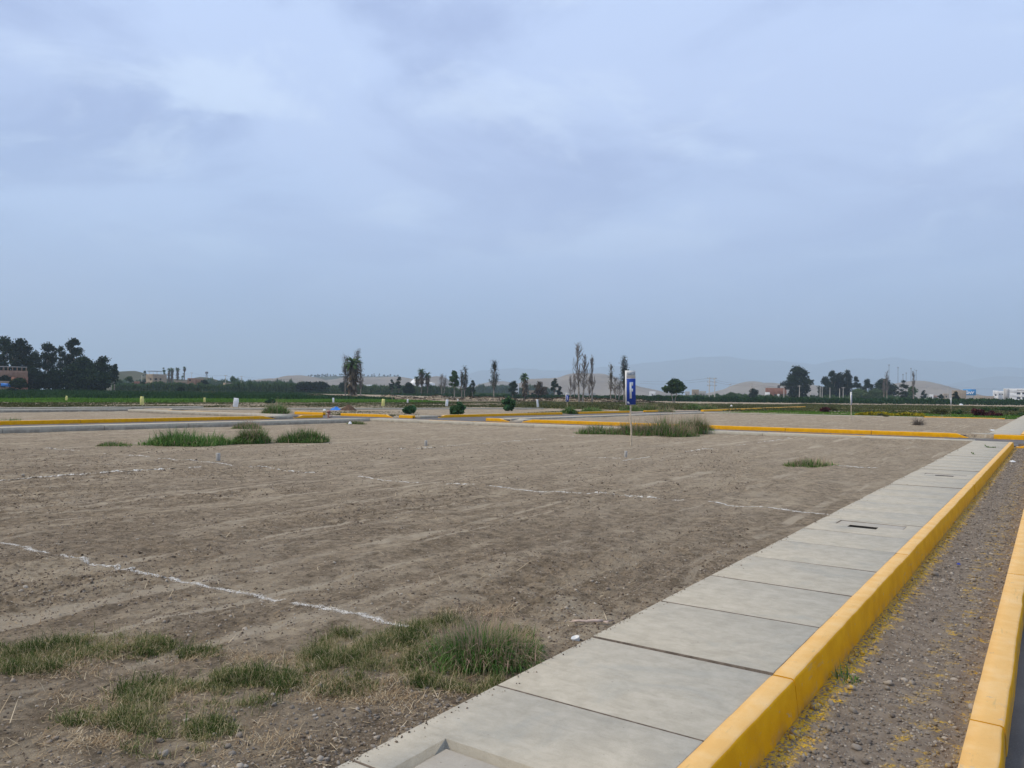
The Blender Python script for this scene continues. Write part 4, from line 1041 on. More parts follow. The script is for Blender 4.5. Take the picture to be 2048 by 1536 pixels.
def bare_poplar(name, label, px, d, top, wpx, seed, leafy=0, mat='leaf_olive', trunks=1, group=None, base=.22, bark='bark_pale', z=None, tuft=0):
    r = rs(seed); x, y = at(px, d); z0 = gz(x, y) if z is None else z
    h = zat(px, top, d) - z0; w = wpx / FPX * d
    t = thing(name, label, 'tree', (x, y, z0), YAW, group)
    mb = MB(); tw = MB(); ends = []
    for q in range(trunks):
        ox = (q - (trunks - 1) / 2) * w * (.4 if trunks > 1 else 0); hh = h * (1 if q == 0 else r.uniform(.78, .97))
        tp = [(ox * .5, 0, -.3), (ox * .8 + r.normal(0, .1), 0, hh * .3), (ox + r.normal(0, .15), r.normal(0, .15), hh * .65), (ox * 1.05 + r.normal(0, .15), 0, hh)]
        tr = max(.14, h * .016)
        mb.tube(tp, [tr * 1.2, tr * .9, tr * .5, .03], 6)
        nb = int(26 + h * 1.2)
        for k in range(nb):
            s = r.uniform(base, .93); b0 = np.array((ox * (.8 + .2 * s), 0, hh * s)); az = r.uniform(0, 6.283)
            L_ = hh * r.uniform(.14, .30) * (1.12 - .75 * s); sp = w * .5 * r.uniform(.35, 1.0) * (1.05 - .55 * s)
            e = b0 + np.array((math.cos(az) * sp, math.sin(az) * sp, L_)); m_ = b0 * .5 + e * .5 + np.array((math.cos(az), math.sin(az), 0)) * sp * .2
            tw.tube([b0, m_, e], [.085, .06, .022], 3)
            ends.append(m_); ends.append(e)
            for j in range(3):
                a0 = b0 + (e - b0) * r.uniform(.3, .9); e2 = a0 + np.array((r.normal(0, .22) * w * .4, r.normal(0, .22) * w * .4, L_ * r.uniform(.25, .5)))
                tw.tube([a0, e2], [.045, .016], 3); ends.append(e2)
    tr_o = link('trunk', mb.me('trunk', M[bark]), t)
    link('branches', tw.me('branches', M['twig']), t)
    if leafy:
        E_ = np.array(ends); E_ = E_[E_[:, 2] > h * (tuft if tuft else base)]
        n = int(leafy * 1.8); P = E_[r.integers(0, len(E_), n)] + r.normal(0, .3, (n, 3)) * np.array((.9, .9, 1.3))
        V, F, T = leaf_quads(P, .2, r, np.clip(r.normal(.45, .25, n), 0, 1))
        link('crown', mesh('crown', V, F, M[mat], False, T), t)
    return t
def palm(name, label, px, d, top, wpx, seed, skirt=.5, group=None, z=None, fan=True, base_hide=0):
    r = rs(seed); x, y = at(px, d); z0 = gz(x, y) if z is None else z
    h = zat(px, top, d) - z0; w = wpx / FPX * d; R_ = w * .5
    t = thing(name, label, 'palm', (x, y, z0), YAW, group)
    mb = MB(); th = h - R_ * .75
    mb.tube([(0, 0, -.3), (.1, 0, th * .5), (.05, 0, th)], [max(.22, h * .022), max(.18, h * .018), max(.16, h * .016)], 7); link('trunk', mb.me('trunk', M['bark']), t)
    def fronds(n, el, L_, droop, wd, tn, z_lo=0, z_hi=0):
        V, F, T = [], [], []
        for k in range(n):
            az = r.uniform(0, 6.283); e = r.uniform(*el); zz = th + r.uniform(z_lo, z_hi); p = np.array((0.05, 0, zz)); l = L_ * r.uniform(.8, 1.1); tt = r.uniform(*tn)
            pts = [p]; ee = e
            for s in range(4):
                p = p + np.array((math.cos(az) * math.cos(ee), math.sin(az) * math.cos(ee), math.sin(ee))) * l / 4; pts.append(p); ee -= droop * r.uniform(.7, 1.2)
            sd = np.array((-math.sin(az), math.cos(az), 0))
            for s in range(5):
                ww = wd * (.35, .85, 1, .75, .08)[s]
                V += [pts[s] - sd * ww - np.array((0, 0, ww * .4)), pts[s], pts[s] + sd * ww - np.array((0, 0, ww * .4))]; T += [tt] * 3
            b = len(V) - 15
            for s in range(4):
                for q in range(2): F.append((b + s * 3 + q, b + s * 3 + q + 1, b + s * 3 + q + 4, b + s * 3 + q + 3))
        return np.array(V), np.array(F), np.array(T)
    V, F, T = fronds(34, (-.3, 1.45), R_ * 1.12, .42, R_ * .15, (.3, 1)); link('crown', mesh('crown', V, F, M['leaf_mid'], False, T), t)
    if skirt:
        V, F, T = fronds(int(80 + 120 * skirt), (-1.2, .1), R_ * .95, .3, R_ * .14, (.2, .9), -h * skirt, R_ * .05); link('dead_frond_skirt', mesh('dead_frond_skirt', V, F, M['leaf_brown'], False, T), t)
    return t

GE = 'eucalyptus and dense trees on the left'
for a in (('eucalyptus_tree', 'tall eucalyptus cut by the left picture edge', 8, 300, 671, 46, 1, .35, .5, 4), ('eucalyptus_tree', 'broad eucalyptus above the brick building on the left', 38, 290, 675, 48, 2, .28, .35, 4), ('eucalyptus_tree', 'eucalyptus filling the dip right of the broad one', 68, 310, 701, 34, 3, .22, .3, 3),
          ('eucalyptus_tree', 'leaning eucalyptus with an arched top', 95, 300, 684, 36, 4, .42, .6, 3), ('eucalyptus_tree', 'thin sparse eucalyptus between two taller ones', 121, 310, 690, 22, 5, .45, .8, 3), ('eucalyptus_tree', 'tallest airy eucalyptus right of centre in the left wood', 147, 300, 675, 38, 6, .42, .75, 3),
          ('dense_tree', 'dense dark tree below the tallest eucalyptus', 165, 285, 711, 46, 7, .12, 0, 4), ('dense_tree', 'dense dark tree at the right end of the left wood', 205, 280, 712, 46, 8, .1, 0, 4), ('eucalyptus_tree', 'thin overhanging branchy tree at the right end of the wood', 229, 290, 728, 14, 9, .45, .8, 0),
          ('dense_tree', 'dark rounded tree in front of the brick building edge', 66, 268, 733, 44, 10, .08, 0, 4), ('dense_tree', 'dark rounded tree in the middle front of the left wood', 108, 265, 737, 48, 11, .08, 0, 4), ('dense_tree', 'dark rounded tree in front of the tallest eucalyptus', 145, 265, 727, 46, 12, .08, 0, 4), ('dense_tree', 'dark low tree behind the blue tarp stand', 185, 268, 738, 56, 13, .06, 0, 4),
          ('dense_tree', 'low spreading field tree standing before the brick building', 39, 235, 754, 32, 14, .25, .1, 2), ('dense_tree', 'small tree left of the field tree', 10, 255, 750, 22, 15, .1, 0, 2)):
    nm, lab, px, d, top, w, sd, bf, airy, bl = a
    broad_tree(nm, lab, px, d, top, w * 1.12, 1000 + sd, 'leaf_dark', bf, 32 + int(14 * airy), 3800 if airy < .5 else 2800, airy * .7, GE, 'bark_pale' if 'euc' in nm else 'bark', z=.9 if d > 250 else None, below=bl)
for k, (lab, px, d, top, w, mat) in enumerate((('round tree on the scrub hill left of the canopy building', 290, 560, 741, 12, 'leaf_dark'), ('shrubby tree behind the canopy building', 327, 600, 735, 9, 'leaf_mid'), ('round tree between the utility poles on the left', 465, 480, 752, 20, 'leaf_mid'), ('tree beside the palms row on the left', 366, 620, 746, 10, 'leaf_mid'), ('dark bushy tree in front of the brick houses', 408, 400, 759, 22, 'leaf_dark'), ('small dark tree standing alone in the left field', 361, 300, 774, 14, 'leaf_dark'), ('bush at the left end of the brick houses', 285, 400, 762, 16, 'leaf_dark'), ('low tree left of the canopy building', 258, 410, 752, 22, 'leaf_mid'), ('low tree near the left wood', 240, 400, 758, 16, 'leaf_mid'),
        ('flat dark acacia left of the bare palm group', 613, 430, 764, 36, 'leaf_dark'), ('flat dark acacia just left of the bare palm group', 640, 440, 763, 34, 'leaf_dark'), ('dark tree half hidden by the bare palm group', 690, 420, 762, 26, 'leaf_dark'),
        ('small dark tree left of the white shed', 784, 400, 759, 11, 'leaf_dark'), ('round dark tree next to the white shed', 798, 400, 753, 15, 'leaf_dark'), ('low wide dark tree before the white shed', 817, 390, 764, 26, 'leaf_dark'),
        ('dark tree left of the palm with a brown skirt', 1026, 330, 761, 22, 'leaf_dark'), ('conifer-like dark tree right of the brown tree', 1109, 330, 757, 15, 'leaf_dark'), ('dark little tree leaning from the conifer', 1120, 335, 772, 12, 'leaf_dark'), ('thin dark tree right of the twin leafy poplars', 945, 340, 760, 12, 'leaf_dark'), ('bush at the foot of the thin dark tree', 938, 345, 773, 22, 'leaf_mid'),
        ('big rounded dark tree right of the brick building on the right', 1595, 420, 730, 46, 'leaf_dark'), ('dark tree at the left edge of the right wood', 1652, 450, 752, 28, 'leaf_dark'), ('dark tree with a small tuft on top in the right wood', 1664, 455, 740, 22, 'leaf_dark'), ('broad dark tree in the middle of the right wood', 1680, 460, 745, 40, 'leaf_dark'), ('tallest dark tree of the right wood', 1696, 455, 739, 24, 'leaf_dark'), ('dark tree closing the right wood', 1712, 450, 752, 18, 'leaf_dark'),
        ('rounded dark tree right of the right wood', 1734, 470, 757, 24, 'leaf_dark'), ('wide dark tree behind the bare trunks on the right', 1767, 470, 757, 44, 'leaf_dark'), ('dark narrow tree before the antenna hill', 1806, 380, 760, 18, 'leaf_dark'), ('grey green tree right of the bare trunks', 1824, 430, 772, 26, 'leaf_mid'), ('small tree on the flank of the antenna hill', 1847, 420, 780, 12, 'leaf_dark'), ('tiny dark tree left of the tan block', 1882, 430, 788, 10, 'leaf_dark'), ('dark leaning tree in front of the tan block', 1911, 290, 783, 14, 'leaf_dark'), ('low dark bushy tree left of the brick building on the right', 1508, 420, 776, 22, 'leaf_dark'), ('low tree behind the double power pole', 1462, 380, 784, 24, 'leaf_mid'), ('pale green willow in front of the right wood', 1718, 400, 777, 34, 'leaf_pale'), ('pale green willow left of the bare trunks', 1752, 400, 776, 30, 'leaf_pale'))):
    bf = .3 if w < 16 else .14
    if 'acacia' in lab: bf = .45
    full = 'right wood' in lab or 'rounded dark tree' in lab or 'wide dark tree' in lab
    if full: bf = .06
    broad_tree('background_tree', lab, px, d, top, w * 1.08, 1100 + k, mat, bf, (18 if w < 30 else 32) + (16 if full else 0), (1100 if w < 18 else 2000 if w < 30 else 3200) + (1600 if full else 0), .1, 'trees beyond the crop rows', below=0 if bf > .25 else 5 if full else 2, z=.6 if px < 420 else None)
broad_tree('round_tree', 'round green tree with a forked trunk right of the F sign', 1348, 215, 757, 46, 1190, 'leaf_mid', .40, 22, 2600, .45, None, 'bark_pale', fork=2)
broad_tree('brown_tree', 'reddish brown tree right of the palm with a brown skirt', 1082, 330, 762, 30, 1191, 'leaf_brown', .2, 14, 1600, .1, None, below=2)
GP = 'bare and half-bare poplars across the middle'
for a in ((1162, 198, 686, 24, 1, 0, 2, 'tallest bare poplar with twin trunks left of the F sign'), (1184, 198, 712, 12, 2, 0, 1, 'slim bare poplar right of the tallest one'), (1222, 205, 731, 9, 3, 120, 1, 'thin leaning bare poplar between two taller ones'), (1248, 205, 713, 13, 4, 750, 1, 'dark leafy poplar touching the F sign'), (1141, 300, 750, 12, 5, 0, 1, 'small grey bare poplar far left of a pair'), (1149, 300, 749, 12, 6, 0, 1, 'small grey bare poplar right of its pair'), (1179, 290, 752, 12, 7, 0, 1, 'short bare poplar behind the tall twin'), (1235, 280, 755, 16, 8, 160, 2, 'short bushy bare tree between poplars'),
          (988, 235, 721, 15, 9, 800, 1, 'narrow dense poplar standing alone at the centre'), (930, 240, 735, 11, 11, 420, 1, 'slim poplar with a leafy tip right of the leafy tree'), (924, 245, 745, 10, 12, 220, 1, 'shorter poplar left of the slim one'),
          (1768, 380, 757, 8, 14, 0, 1, 'bare trunk nearest the wide dark tree on the right'), (1774, 385, 742, 10, 15, 60, 1, 'tall thin bare tree among the right trunks'), (1827, 385, 743, 8, 16, 120, 1, 'bare pole-like tree left of the antenna hill'), (886, 400, 748, 12, 17, 90, 2, 'pruned bare tree left of the leafy poplar')):
    px, d, top, w, sd, lf, tk, lab = a
    bare_poplar('poplar_tree', lab, px, d, top, w * 1.45, 1200 + sd, lf, 'leaf_olive' if sd in (3, 8) else 'leaf_dark', tk, GP)
broad_tree('leafy_poplar', 'leafy green poplar with a thin trunk at the centre', 909, 240, 741, 25, 1230, 'leaf_mid', .45, 14, 1700, .2, None, 'bark_pale')
for k, (dx, top, w, lf, lab) in enumerate(((-13, 713, 18, 520, 'bare trunk on the left of the tall palm group'), (9, 703, 18, 700, 'tallest bare poplar behind the palm'), (17, 728, 14, 160, 'right leaning bare trunk of the palm group'), (-4, 722, 16, 420, 'bare trunk close beside the palm'))):
    bare_poplar('poplar_tree', lab, 704 + dx, 250 + 2 * k, top, w * 1.4, 1240 + k, lf, 'leaf_brown', 1, GP)
palm('palm_tree', 'tall palm with drooping brown skirt inside the bare trunks', 705, 248, 713, 42, 1250, .6)
for k, (lab, px, d, top, w, sk) in enumerate((('tallest palm of the trio before the white shed', 843, 420, 736, 17, .35), ('right palm of the trio before the white shed', 855, 420, 743, 15, .35), ('left shortest palm of the trio before the white shed', 834, 425, 751, 12, .3), ('palm with a thick brown skirt between two trees', 1049, 330, 745, 20, .6), ('leftmost thin palm behind the canopy building', 337.6, 620, 735.5, 9, .4), ('second thin palm behind the canopy building', 343.6, 620, 735, 9, .4), ('third thin palm of the row behind the canopy building', 354.6, 620, 734.5, 9, .4), ('slender bare-stemmed palm at the right end of the row', 368.4, 620, 732.5, 7, .1))):
    palm('palm_tree', lab, px, d, top, w * 1.3, 1260 + k, sk, 'palms', z=.8 if px < 400 else None)

# ------------------------------------------------------------------ crop rows, cane thickets, berm
def band(name, label, pts, depth, n, w, mat, seed, cat='crop', lean=.18, leafw=None):
    """tall growth along a surveyed line: pts = (px, depth, top pixel row)"""
    r = rs(seed); pts = np.array(pts, float); t = r.uniform(0, len(pts) - 1.0001, n); i = t.astype(int); f = t - i
    px = pts[i, 0] * (1 - f) + pts[i + 1, 0] * f; d = pts[i, 1] * (1 - f) + pts[i + 1, 1] * f; top = pts[i, 2] * (1 - f) + pts[i + 1, 2] * f
    dd = d + depth * r.uniform(0, 1, n) ** 1.6
    X = (px - 1024) / FPX * dd; c, s = math.cos(YAW), math.sin(YAW); x = X * c - dd * s; y = X * s + dd * c
    z0 = base_h(x, y); H_ = CAMH + (790 + .0113 * (px - 1024) - top) / FPX * d - z0
    H_ = np.maximum(H_, .6) * (1 + .22 * fbm(px * .12, dd * .02, seed, 3) * 1.6)
    k = r.uniform(0, 1, n) ** .8; P = np.column_stack([x, y, z0 + H_ * k * .72 - .05])
    h = H_ * r.uniform(.18, .36, n)
    V, F, T = blades(P, h, np.abs(r.normal(lean, .3, n)), r.uniform(0, 6.283, n), w * r.uniform(.5, 1.4, n), np.clip(r.normal(.5, .22, n), 0, 1), .9)
    return tag(link(name, mesh(name, V, F, M[mat], False, T)), label, cat, None, 'stuff')
band('crop_rows', 'dark green tall crop rows across the middle distance', [(370, 330, 783), (520, 350, 783.5), (700, 380, 785), (900, 350, 787), (1160, 320, 789), (1320, 290, 790.5), (1480, 275, 792.5), (1700, 272, 795), (2060, 276, 796.5), (2200, 280, 797)], 26, 60000, .42, 'leaf_maize', 700)
band('cane_thicket', 'pale green cane thicket behind the crop rows at the centre', [(640, 440, 770), (690, 430, 771), (740, 420, 768), (800, 420, 769), (850, 420, 770), (900, 420, 772), (935, 420, 776)], 25, 16000, .5, 'leaf_pale', 701, 'cane')
band('cane_thicket', 'blue green thicket below the brick houses on the left', [(225, 360, 766), (270, 380, 765), (320, 380, 762), (360, 380, 766), (400, 380, 766), (440, 380, 769), (480, 400, 765), (560, 420, 763), (600, 430, 769), (650, 440, 771)], 25, 30000, .5, 'leaf_mid', 702, 'cane')
band('far_thicket', 'dim green bushes far behind the crops on the right half', [(930, 520, 783), (1024, 500, 786), (1100, 480, 788), (1300, 470, 791), (1420, 450, 787), (1480, 430, 787), (1560, 420, 789), (1700, 420, 789), (1760, 430, 788), (1830, 470, 793)], 30, 13000, .55, 'leaf_mid', 703, 'bushes')
band('far_thicket', 'dim far tree line on the left horizon', [(230, 700, 757), (300, 700, 760), (400, 700, 759), (470, 720, 757), (520, 720, 760), (560, 720, 758), (620, 800, 765), (700, 800, 769)], 60, 15000, .9, 'leaf_mid', 704, 'tree line')
band('far_thicket', 'dim far trees between the centre poplars and the long pale wall', [(935, 900, 778), (960, 900, 767), (985, 900, 770), (1010, 900, 768), (1040, 900, 774), (1065, 900, 769), (1100, 900, 776), (1125, 900, 784)], 60, 7000, 1.1, 'leaf_mid', 705, 'tree line')
def berm():
    r = rs(710); n = 240; px = np.linspace(600, 1330, n); d = np.interp(px, [600, 700, 860, 1000, 1200, 1330], [262, 245, 225, 222, 205, 212])
    k = 9; V = np.zeros((n, k, 3)); c, s = math.cos(YAW), math.sin(YAW)
    for q in range(k):
        dd = d + (q - 4) * .9; X = (px - 1024) / FPX * dd; x = X * c - dd * s; y = X * s + dd * c
        sh = math.cos((q - 4) / 4 * math.pi / 2)
        V[:, q, 0] = x; V[:, q, 1] = y
        V[:, q, 2] = base_h(x, y) - .12 + sh * np.clip(.75 + 1.5 * fbm(px * .05, px * 0 + q * .3, 711, 4), .05, 2) * ss(600, 640, px) * ss(1330, 1290, px)
    i = np.arange(n - 1)[:, None] * k; j = np.arange(k - 1)[None]
    F = np.stack([i + j, i + k + j, i + k + j + 1, i + j + 1], -1).reshape(-1, 4)[:, ::-1]
    tag(link('earth_bank', mesh('earth_bank', V.reshape(-1, 3), F, M['soil'], True)), kind='structure')
    Pz = V.reshape(-1, 3); n = 20000; P = Pz[r.integers(0, len(Pz), n)] + r.normal(0, .5, (n, 3)) * np.array((1, 1, .02))
    Vb, Fb, T = blades(P, r.uniform(.12, .45, n), np.abs(r.normal(.95, .3, n)), r.uniform(0, 6.28, n), r.uniform(.08, .3, n), np.clip(r.normal(.35, .25, n), 0, 1))
    tag(link('bank_scrub', mesh('bank_scrub', Vb, Fb, M['leaf_brown'], False, T)), 'dry brown scrub on the earth bank before the crops', 'scrub', None, 'stuff')
berm()

# ------------------------------------------------------------------ hills and mountains
def hill(name, prof, d, depth, mat, seed, rough=.09, base=-6, ext=60):
    """a rounded ridge: prof lists (px, py) of its skyline, d its distance, depth its thickness front to back"""
    prof = np.array(prof, float); n = int(max(60, (prof[-1, 0] - prof[0, 0]) / 2)); px = np.linspace(prof[0, 0], prof[-1, 0], n); py = np.interp(px, prof[:, 0], prof[:, 1]) + 1.6 * fbm(px * .06, px * 0 + seed, 5, 4)
    for _ in range(2): py = np.concatenate([py[:1], (py[:-2] + 2 * py[1:-1] + py[2:]) / 4, py[-1:]])
    X = (px - 1024) / FPX * d; H_ = CAMH + (790 + .0113 * (px - 1024) - py) / FPX * d - base
    k = 33; q = np.linspace(-1, 1, k); c, s = math.cos(YAW), math.sin(YAW)
    Xg = X[:, None] * np.ones(k)[None]; D = d + q[None] * depth + 0 * Xg
    sh = np.cos(q * math.pi / 2)[None] ** 1.15
    nz = fbm(Xg / depth * 2.2, D / depth * 2.2, seed, 5, .55)
    Z = base + H_[:, None] * sh * (1 + rough * 4 * nz * (1 - sh * .85))
    gul = np.abs(fbm(Xg / depth * 5, D / depth * 1.2, seed + 9, 4, .5)); Z -= H_[:, None] * rough * 3 * gul * (sh * (1 - sh)) * 2
    V = np.stack([Xg * c - D * s, Xg * s + D * c, Z], -1).reshape(-1, 3)
    i = np.arange(n - 1)[:, None] * k; j = np.arange(k - 1)[None]; F = np.stack([i + j, i + k + j, i + k + j + 1, i + j + 1], -1).reshape(-1, 4)
    return tag(link(name, mesh(name, V, F, M[mat], True)), kind='structure')
hill('scrub_hill', [(195, 780), (215, 758), (232, 745), (245, 742), (262, 741), (275, 745), (300, 752), (330, 757), (380, 760), (402, 757), (412, 753), (425, 757), (440, 764), (460, 780)], 800, 120, 'hill_green', 5)
hill('dry_hill', [(470, 785), (500, 766), (530, 759), (560, 756), (585, 752.5), (605, 751), (620, 752.5), (640, 758), (665, 764), (700, 768), (740, 780)], 1600, 300, 'hill', 6)
hill('dry_hill', [(600, 784), (640, 766), (690, 756), (730, 755), (770, 753.5), (800, 754), (830, 757), (860, 753), (875, 751.5), (888, 753), (905, 765), (940, 780)], 1900, 350, 'hill', 7)
hill('wooded_ridge', [(560, 775), (600, 758), (625, 753), (680, 753), (730, 754), (790, 753), (815, 756), (850, 775)], 2300, 250, 'hill_green', 16)
hill('dry_hill', [(920, 786), (960, 768), (985, 764), (1010, 763.5), (1040, 768), (1080, 782)], 2500, 400, 'hill', 8)
hill('dry_hill', [(1000, 786), (1040, 765), (1062, 757), (1100, 757), (1118, 754.5), (1130, 750.5), (1145, 748.5), (1162, 747.5), (1190, 748), (1205, 749), (1218, 753), (1232, 759), (1262, 771), (1300, 780), (1350, 790)], 1900, 420, 'hill', 9)
hill('dry_hill', [(1410, 790), (1440, 783), (1462, 777), (1482, 768), (1498, 762), (1508, 763), (1520, 766), (1535, 764.5), (1555, 768), (1575, 769.5), (1598, 768), (1632, 775), (1660, 790)], 2000, 350, 'hill', 10)
hill('antenna_hill', [(1760, 792), (1790, 772), (1815, 763), (1832, 759.5), (1845, 763), (1858, 770), (1872, 776), (1890, 782), (1915, 788), (1950, 797)], 1800, 280, 'hill', 11)
hill('mountain_range', [(880, 765), (960, 741), (1030, 736), (1100, 741), (1180, 737), (1260, 729), (1330, 722), (1380, 717), (1450, 714), (1485, 719), (1510, 721), (1550, 721.5), (1580, 725), (1605, 727), (1628, 731), (1650, 726), (1680, 719.5), (1705, 718), (1735, 718), (1750, 721), (1766, 716), (1790, 713), (1815, 718), (1838, 720), (1860, 721), (1880, 724), (1895, 722.5), (1908, 726), (1926, 731), (1950, 736), (1985, 735), (2015, 735), (2060, 738), (2200, 745), (2260, 768)], 11500, 1600, 'mountain', 12, .06, -40)
hill('mountain_foothill', [(1820, 790), (1900, 770), (1960, 757), (2010, 752), (2050, 755), (2120, 760), (2240, 780)], 8500, 900, 'mountain', 13, .06, -40)
# trees standing on the ridge
def ridge_trees():
    r = rs(720); k = 0
    labs = []
    for px in list(np.linspace(618, 684, 13)) + list(np.linspace(728, 797, 10)):
        px = float(px + r.normal(0, 1.2)); d = 2290
        top = 753 - r.uniform(2.5, 6.0); w = r.uniform(4.0, 7.5)
        x, y = at(px, d); 
        zb = zat(px, 756.5, d)
        t = broad_tree('ridge_tree', 'small dark tree in the row along the far ridge', px, d, top, w, 1300 + k, 'leaf_dark', .3, 6, 160, .1, 'row of small trees on the far ridge', z=zb, leaf=1.5); k += 1
ridge_trees()

# ------------------------------------------------------------------ buildings
def facade(w, h, holes, thick=.3):
    """upright plate in XZ facing -Y with real openings; holes are (x0,x1,z0,z1)"""
    V, F = slab_mesh(-w / 2, w / 2, 0, h, 0, -thick, holes, .01)
    return np.column_stack([V[:, 0], -V[:, 2], V[:, 1]]), F[:, ::-1]
def house(name, label, px, d, wpx, top, rz=0, mat='brick', depth=8, floors=None, side=(), roof='wall_grey', z=None, group=None, cat='house', parapet=.5):
    """walls, roof slab, recessed windows. floors = list of (x_frac, z_frac, w, h) openings on the front"""
    x, y = at(px, d); z0 = gz(x, y) if z is None else z
    w = wpx / FPX * d; h = zat(px, top, d) - z0
    rz += -math.atan((px - 1024) / FPX)
    t = thing(name, label, cat, (x, y, z0), YAW + rz, group)
    holes = [((f[0] - .5) * w - f[2] / 2, (f[0] - .5) * w + f[2] / 2, f[1] * h - f[3] / 2, f[1] * h + f[3] / 2) for f in (floors or [])]
    V, F = facade(w, h, holes)
    link('front_wall', mesh('front_wall', V, F, M[mat]), t)
    for hx in holes:
        mb = MB(); mb.box(hx[0], hx[1], .18, .22, hx[2], hx[3]); wd = link('window', mb.me('window', M['glass']), t)
        mb = MB(); mb.box(hx[0] - .12, hx[1] + .12, -.12, .1, hx[2] - .16, hx[2] - .005); link('sill', mb.me('sill', M[mat]), wd)
    holes = [((f[0] - .5) * depth - f[2] / 2, (f[0] - .5) * depth + f[2] / 2, f[1] * h - f[3] / 2, f[1] * h + f[3] / 2) for f in side]
    for sgn in (-1, 1):
        V, F = facade(depth - .31, h - .01, holes)
        V2 = np.column_stack([sgn * (w / 2 - V[:, 1]) if sgn > 0 else -(w / 2 - V[:, 1]), V[:, 0] + depth / 2 + .155, V[:, 2]])
        link('side_wall', mesh('side_wall', V2, F[:, ::-1] if sgn < 0 else F, M[mat]), t)
        if sgn < 0:
            for hx in holes:
                mb = MB(); mb.box(-w / 2 + .18, -w / 2 + .22, hx[0] + depth / 2, hx[1] + depth / 2, hx[2], hx[3]); link('window', mb.me('window', M['glass']), t)
    mb = MB(); mb.box(-w / 2 + .32, w / 2 - .32, depth + .01, depth + .25, 0, h - .02); link('back_wall', mb.me('back_wall', M[mat]), t)
    mb = MB(); mb.box(-w / 2 + .32, w / 2 - .32, .31, depth, h - parapet - .2, h - parapet); link('roof', mb.me('roof', M[roof]), t)
    return t, w, h
W = lambda xs, zs, w, h: [(a, b, w, h) for b in zs for a in xs]
t, w, h = house('brick_house', 'unfinished brick house with open upper floor at the left edge', 20, 256, 60, 741, 0, 'brick', 8, W((.2, .5, .8), (.6,), 1.2, 1.1), z=1.0, cat='house')
for k in range(8):
    mb = MB(); mb.box(-w / 2 + .3 + k * (w - .9) / 7, -w / 2 + .6 + k * (w - .9) / 7, .4, .7, h - .2, h + 1.1); link('roof_column', mb.me('roof_column', M['brick']), t)
mb = MB(); mb.box(-w / 2, w / 2 - .2, .35, .75, h + 1.11, h + 1.35); link('roof_beam', mb.me('roof_beam', M['wall_grey']), t)
house('brick_house', 'lower brick house below the unfinished one', 42, 248, 24, 754, .1, 'brick_red', 8, W((.3, .7), (.6,), .9, .9), z=1.6)
t, w, h = house('canopy_house', 'tan house with a dark roof canopy among the left palms', 319.5, 480, 29, 748.5, .5, 'adobe', 8, [(.22, .72, 1.6, 1.1), (.55, .72, 1.2, 1.0)], ((.3, .7, 2.0, 1.2),), z=1.0)
for sx in (-.45, .1):
    for sy in (.5, 5): mb = MB(); mb.box(sx * w, sx * w + .2, sy, sy + .2, h - .3, h + 1.7); link('canopy_post', mb.me('canopy_post', M['wall_white']), t)
mb = MB(); mb.box(-.55 * w, .2 * w, .1, 6, h + 1.71, h + 1.95); link('canopy', mb.me('canopy', M['roof_dark']), t)
house('brick_house', 'low tan house right of the canopy house', 362, 470, 26, 761, 0, 'adobe', 7, W((.3, .75), (.7,), 1.2, 1.0), z=1.0)
house('brick_house', 'two-storey tan house with dark windows left of a dark bushy tree', 383, 470, 15, 756.3, 0, 'brick', 8, [(.3, .86, 1.1, .9), (.3, .5, 1.2, 1), (.75, .5, 1.1, 1)], z=1.0)
house('brick_house', 'long low brick wall house right of the two-storey one', 398, 478, 16, 757.3, 0, 'brick', 8, z=1.0)
house('brick_house', 'small tan house at the right end of the left village', 460, 420, 17, 765.5, .2, 'adobe', 6, [(.35, .75, 1.0, 1.0)], z=.6)
house('ruined_house', 'low broken brick house left of the canopy house', 272, 450, 14, 762.5, 0, 'brick_red', 6, [(.55, .7, .8, 1.2)], z=1.0)
house('ruined_house', 'second low brick house beside the broken one', 293, 455, 14, 764.5, 0, 'brick', 6, z=1.0)
house('tarp_shed', 'low shed with a blue tarp roof at the left edge', 8, 250, 18, 762, 0, 'adobe', 5, [(.4, .5, 1.4, 1.2)], z=1.2, roof='tarp', cat='shed')
mb = MB(); mb.box(-1.5, 1.7, -.25, -.2, 0, 1.0); xx, yy = at(12, 249.5)
o = tag(link('tarp_sheet', mb.me('tarp_sheet', M['tarp']), None, (xx, yy, 2.4)), 'blue tarp hanging on the low shed at the left edge', 'tarp'); o.rotation_euler = (0, .05, YAW)
# right side
W2 = W((.36, .60, .86), (.32, .63), 2.2, 1.7)
t, w, h = house('white_building', 'white multi-storey building with rows of dark windows at the right edge', 2052, 620, 76, 777.2, 0, 'wall_white', 14, [(f[0], f[1], 2.4, 1.6) for f in W((.34, .46, .58, .72, .86), (.33, .66), 2.4, 1.6)], z=0, cat='building')
mb = MB(); mb.box(-w * .5 + .2, -w * .5 + 3.8, -.4, -.02, 1.5, h - .4); link('grey_panel', mb.me('grey_panel', M['wall_grey']), t)
mb = MB(); mb.box(-w * .2, w * .2, -.12, -.02, h - 1.5, h - .8); link('name_band', mb.me('name_band', M['wall_grey']), t)
house('white_house', 'small white house with one square window left of the white building', 1991.5, 640, 9.5, 781, 0, 'wall_white', 7, [(.5, .62, 1.2, 1.2)], z=0)
house('white_house', 'narrow pale house touching the white building', 2002, 645, 9, 782, 0, 'wall_white', 7, [(.3, .7, .9, .9), (.75, .7, .9, .9)], z=0)
house('tan_block', 'plain tan block with flat top left of the blue billboard', 1918, 560, 25, 780.5, 0, 'adobe', 9, z=0, cat='building')
house('brick_house', 'low tan wall house between billboard and white houses', 1968, 640, 34, 792, 0, 'adobe', 6, z=0)
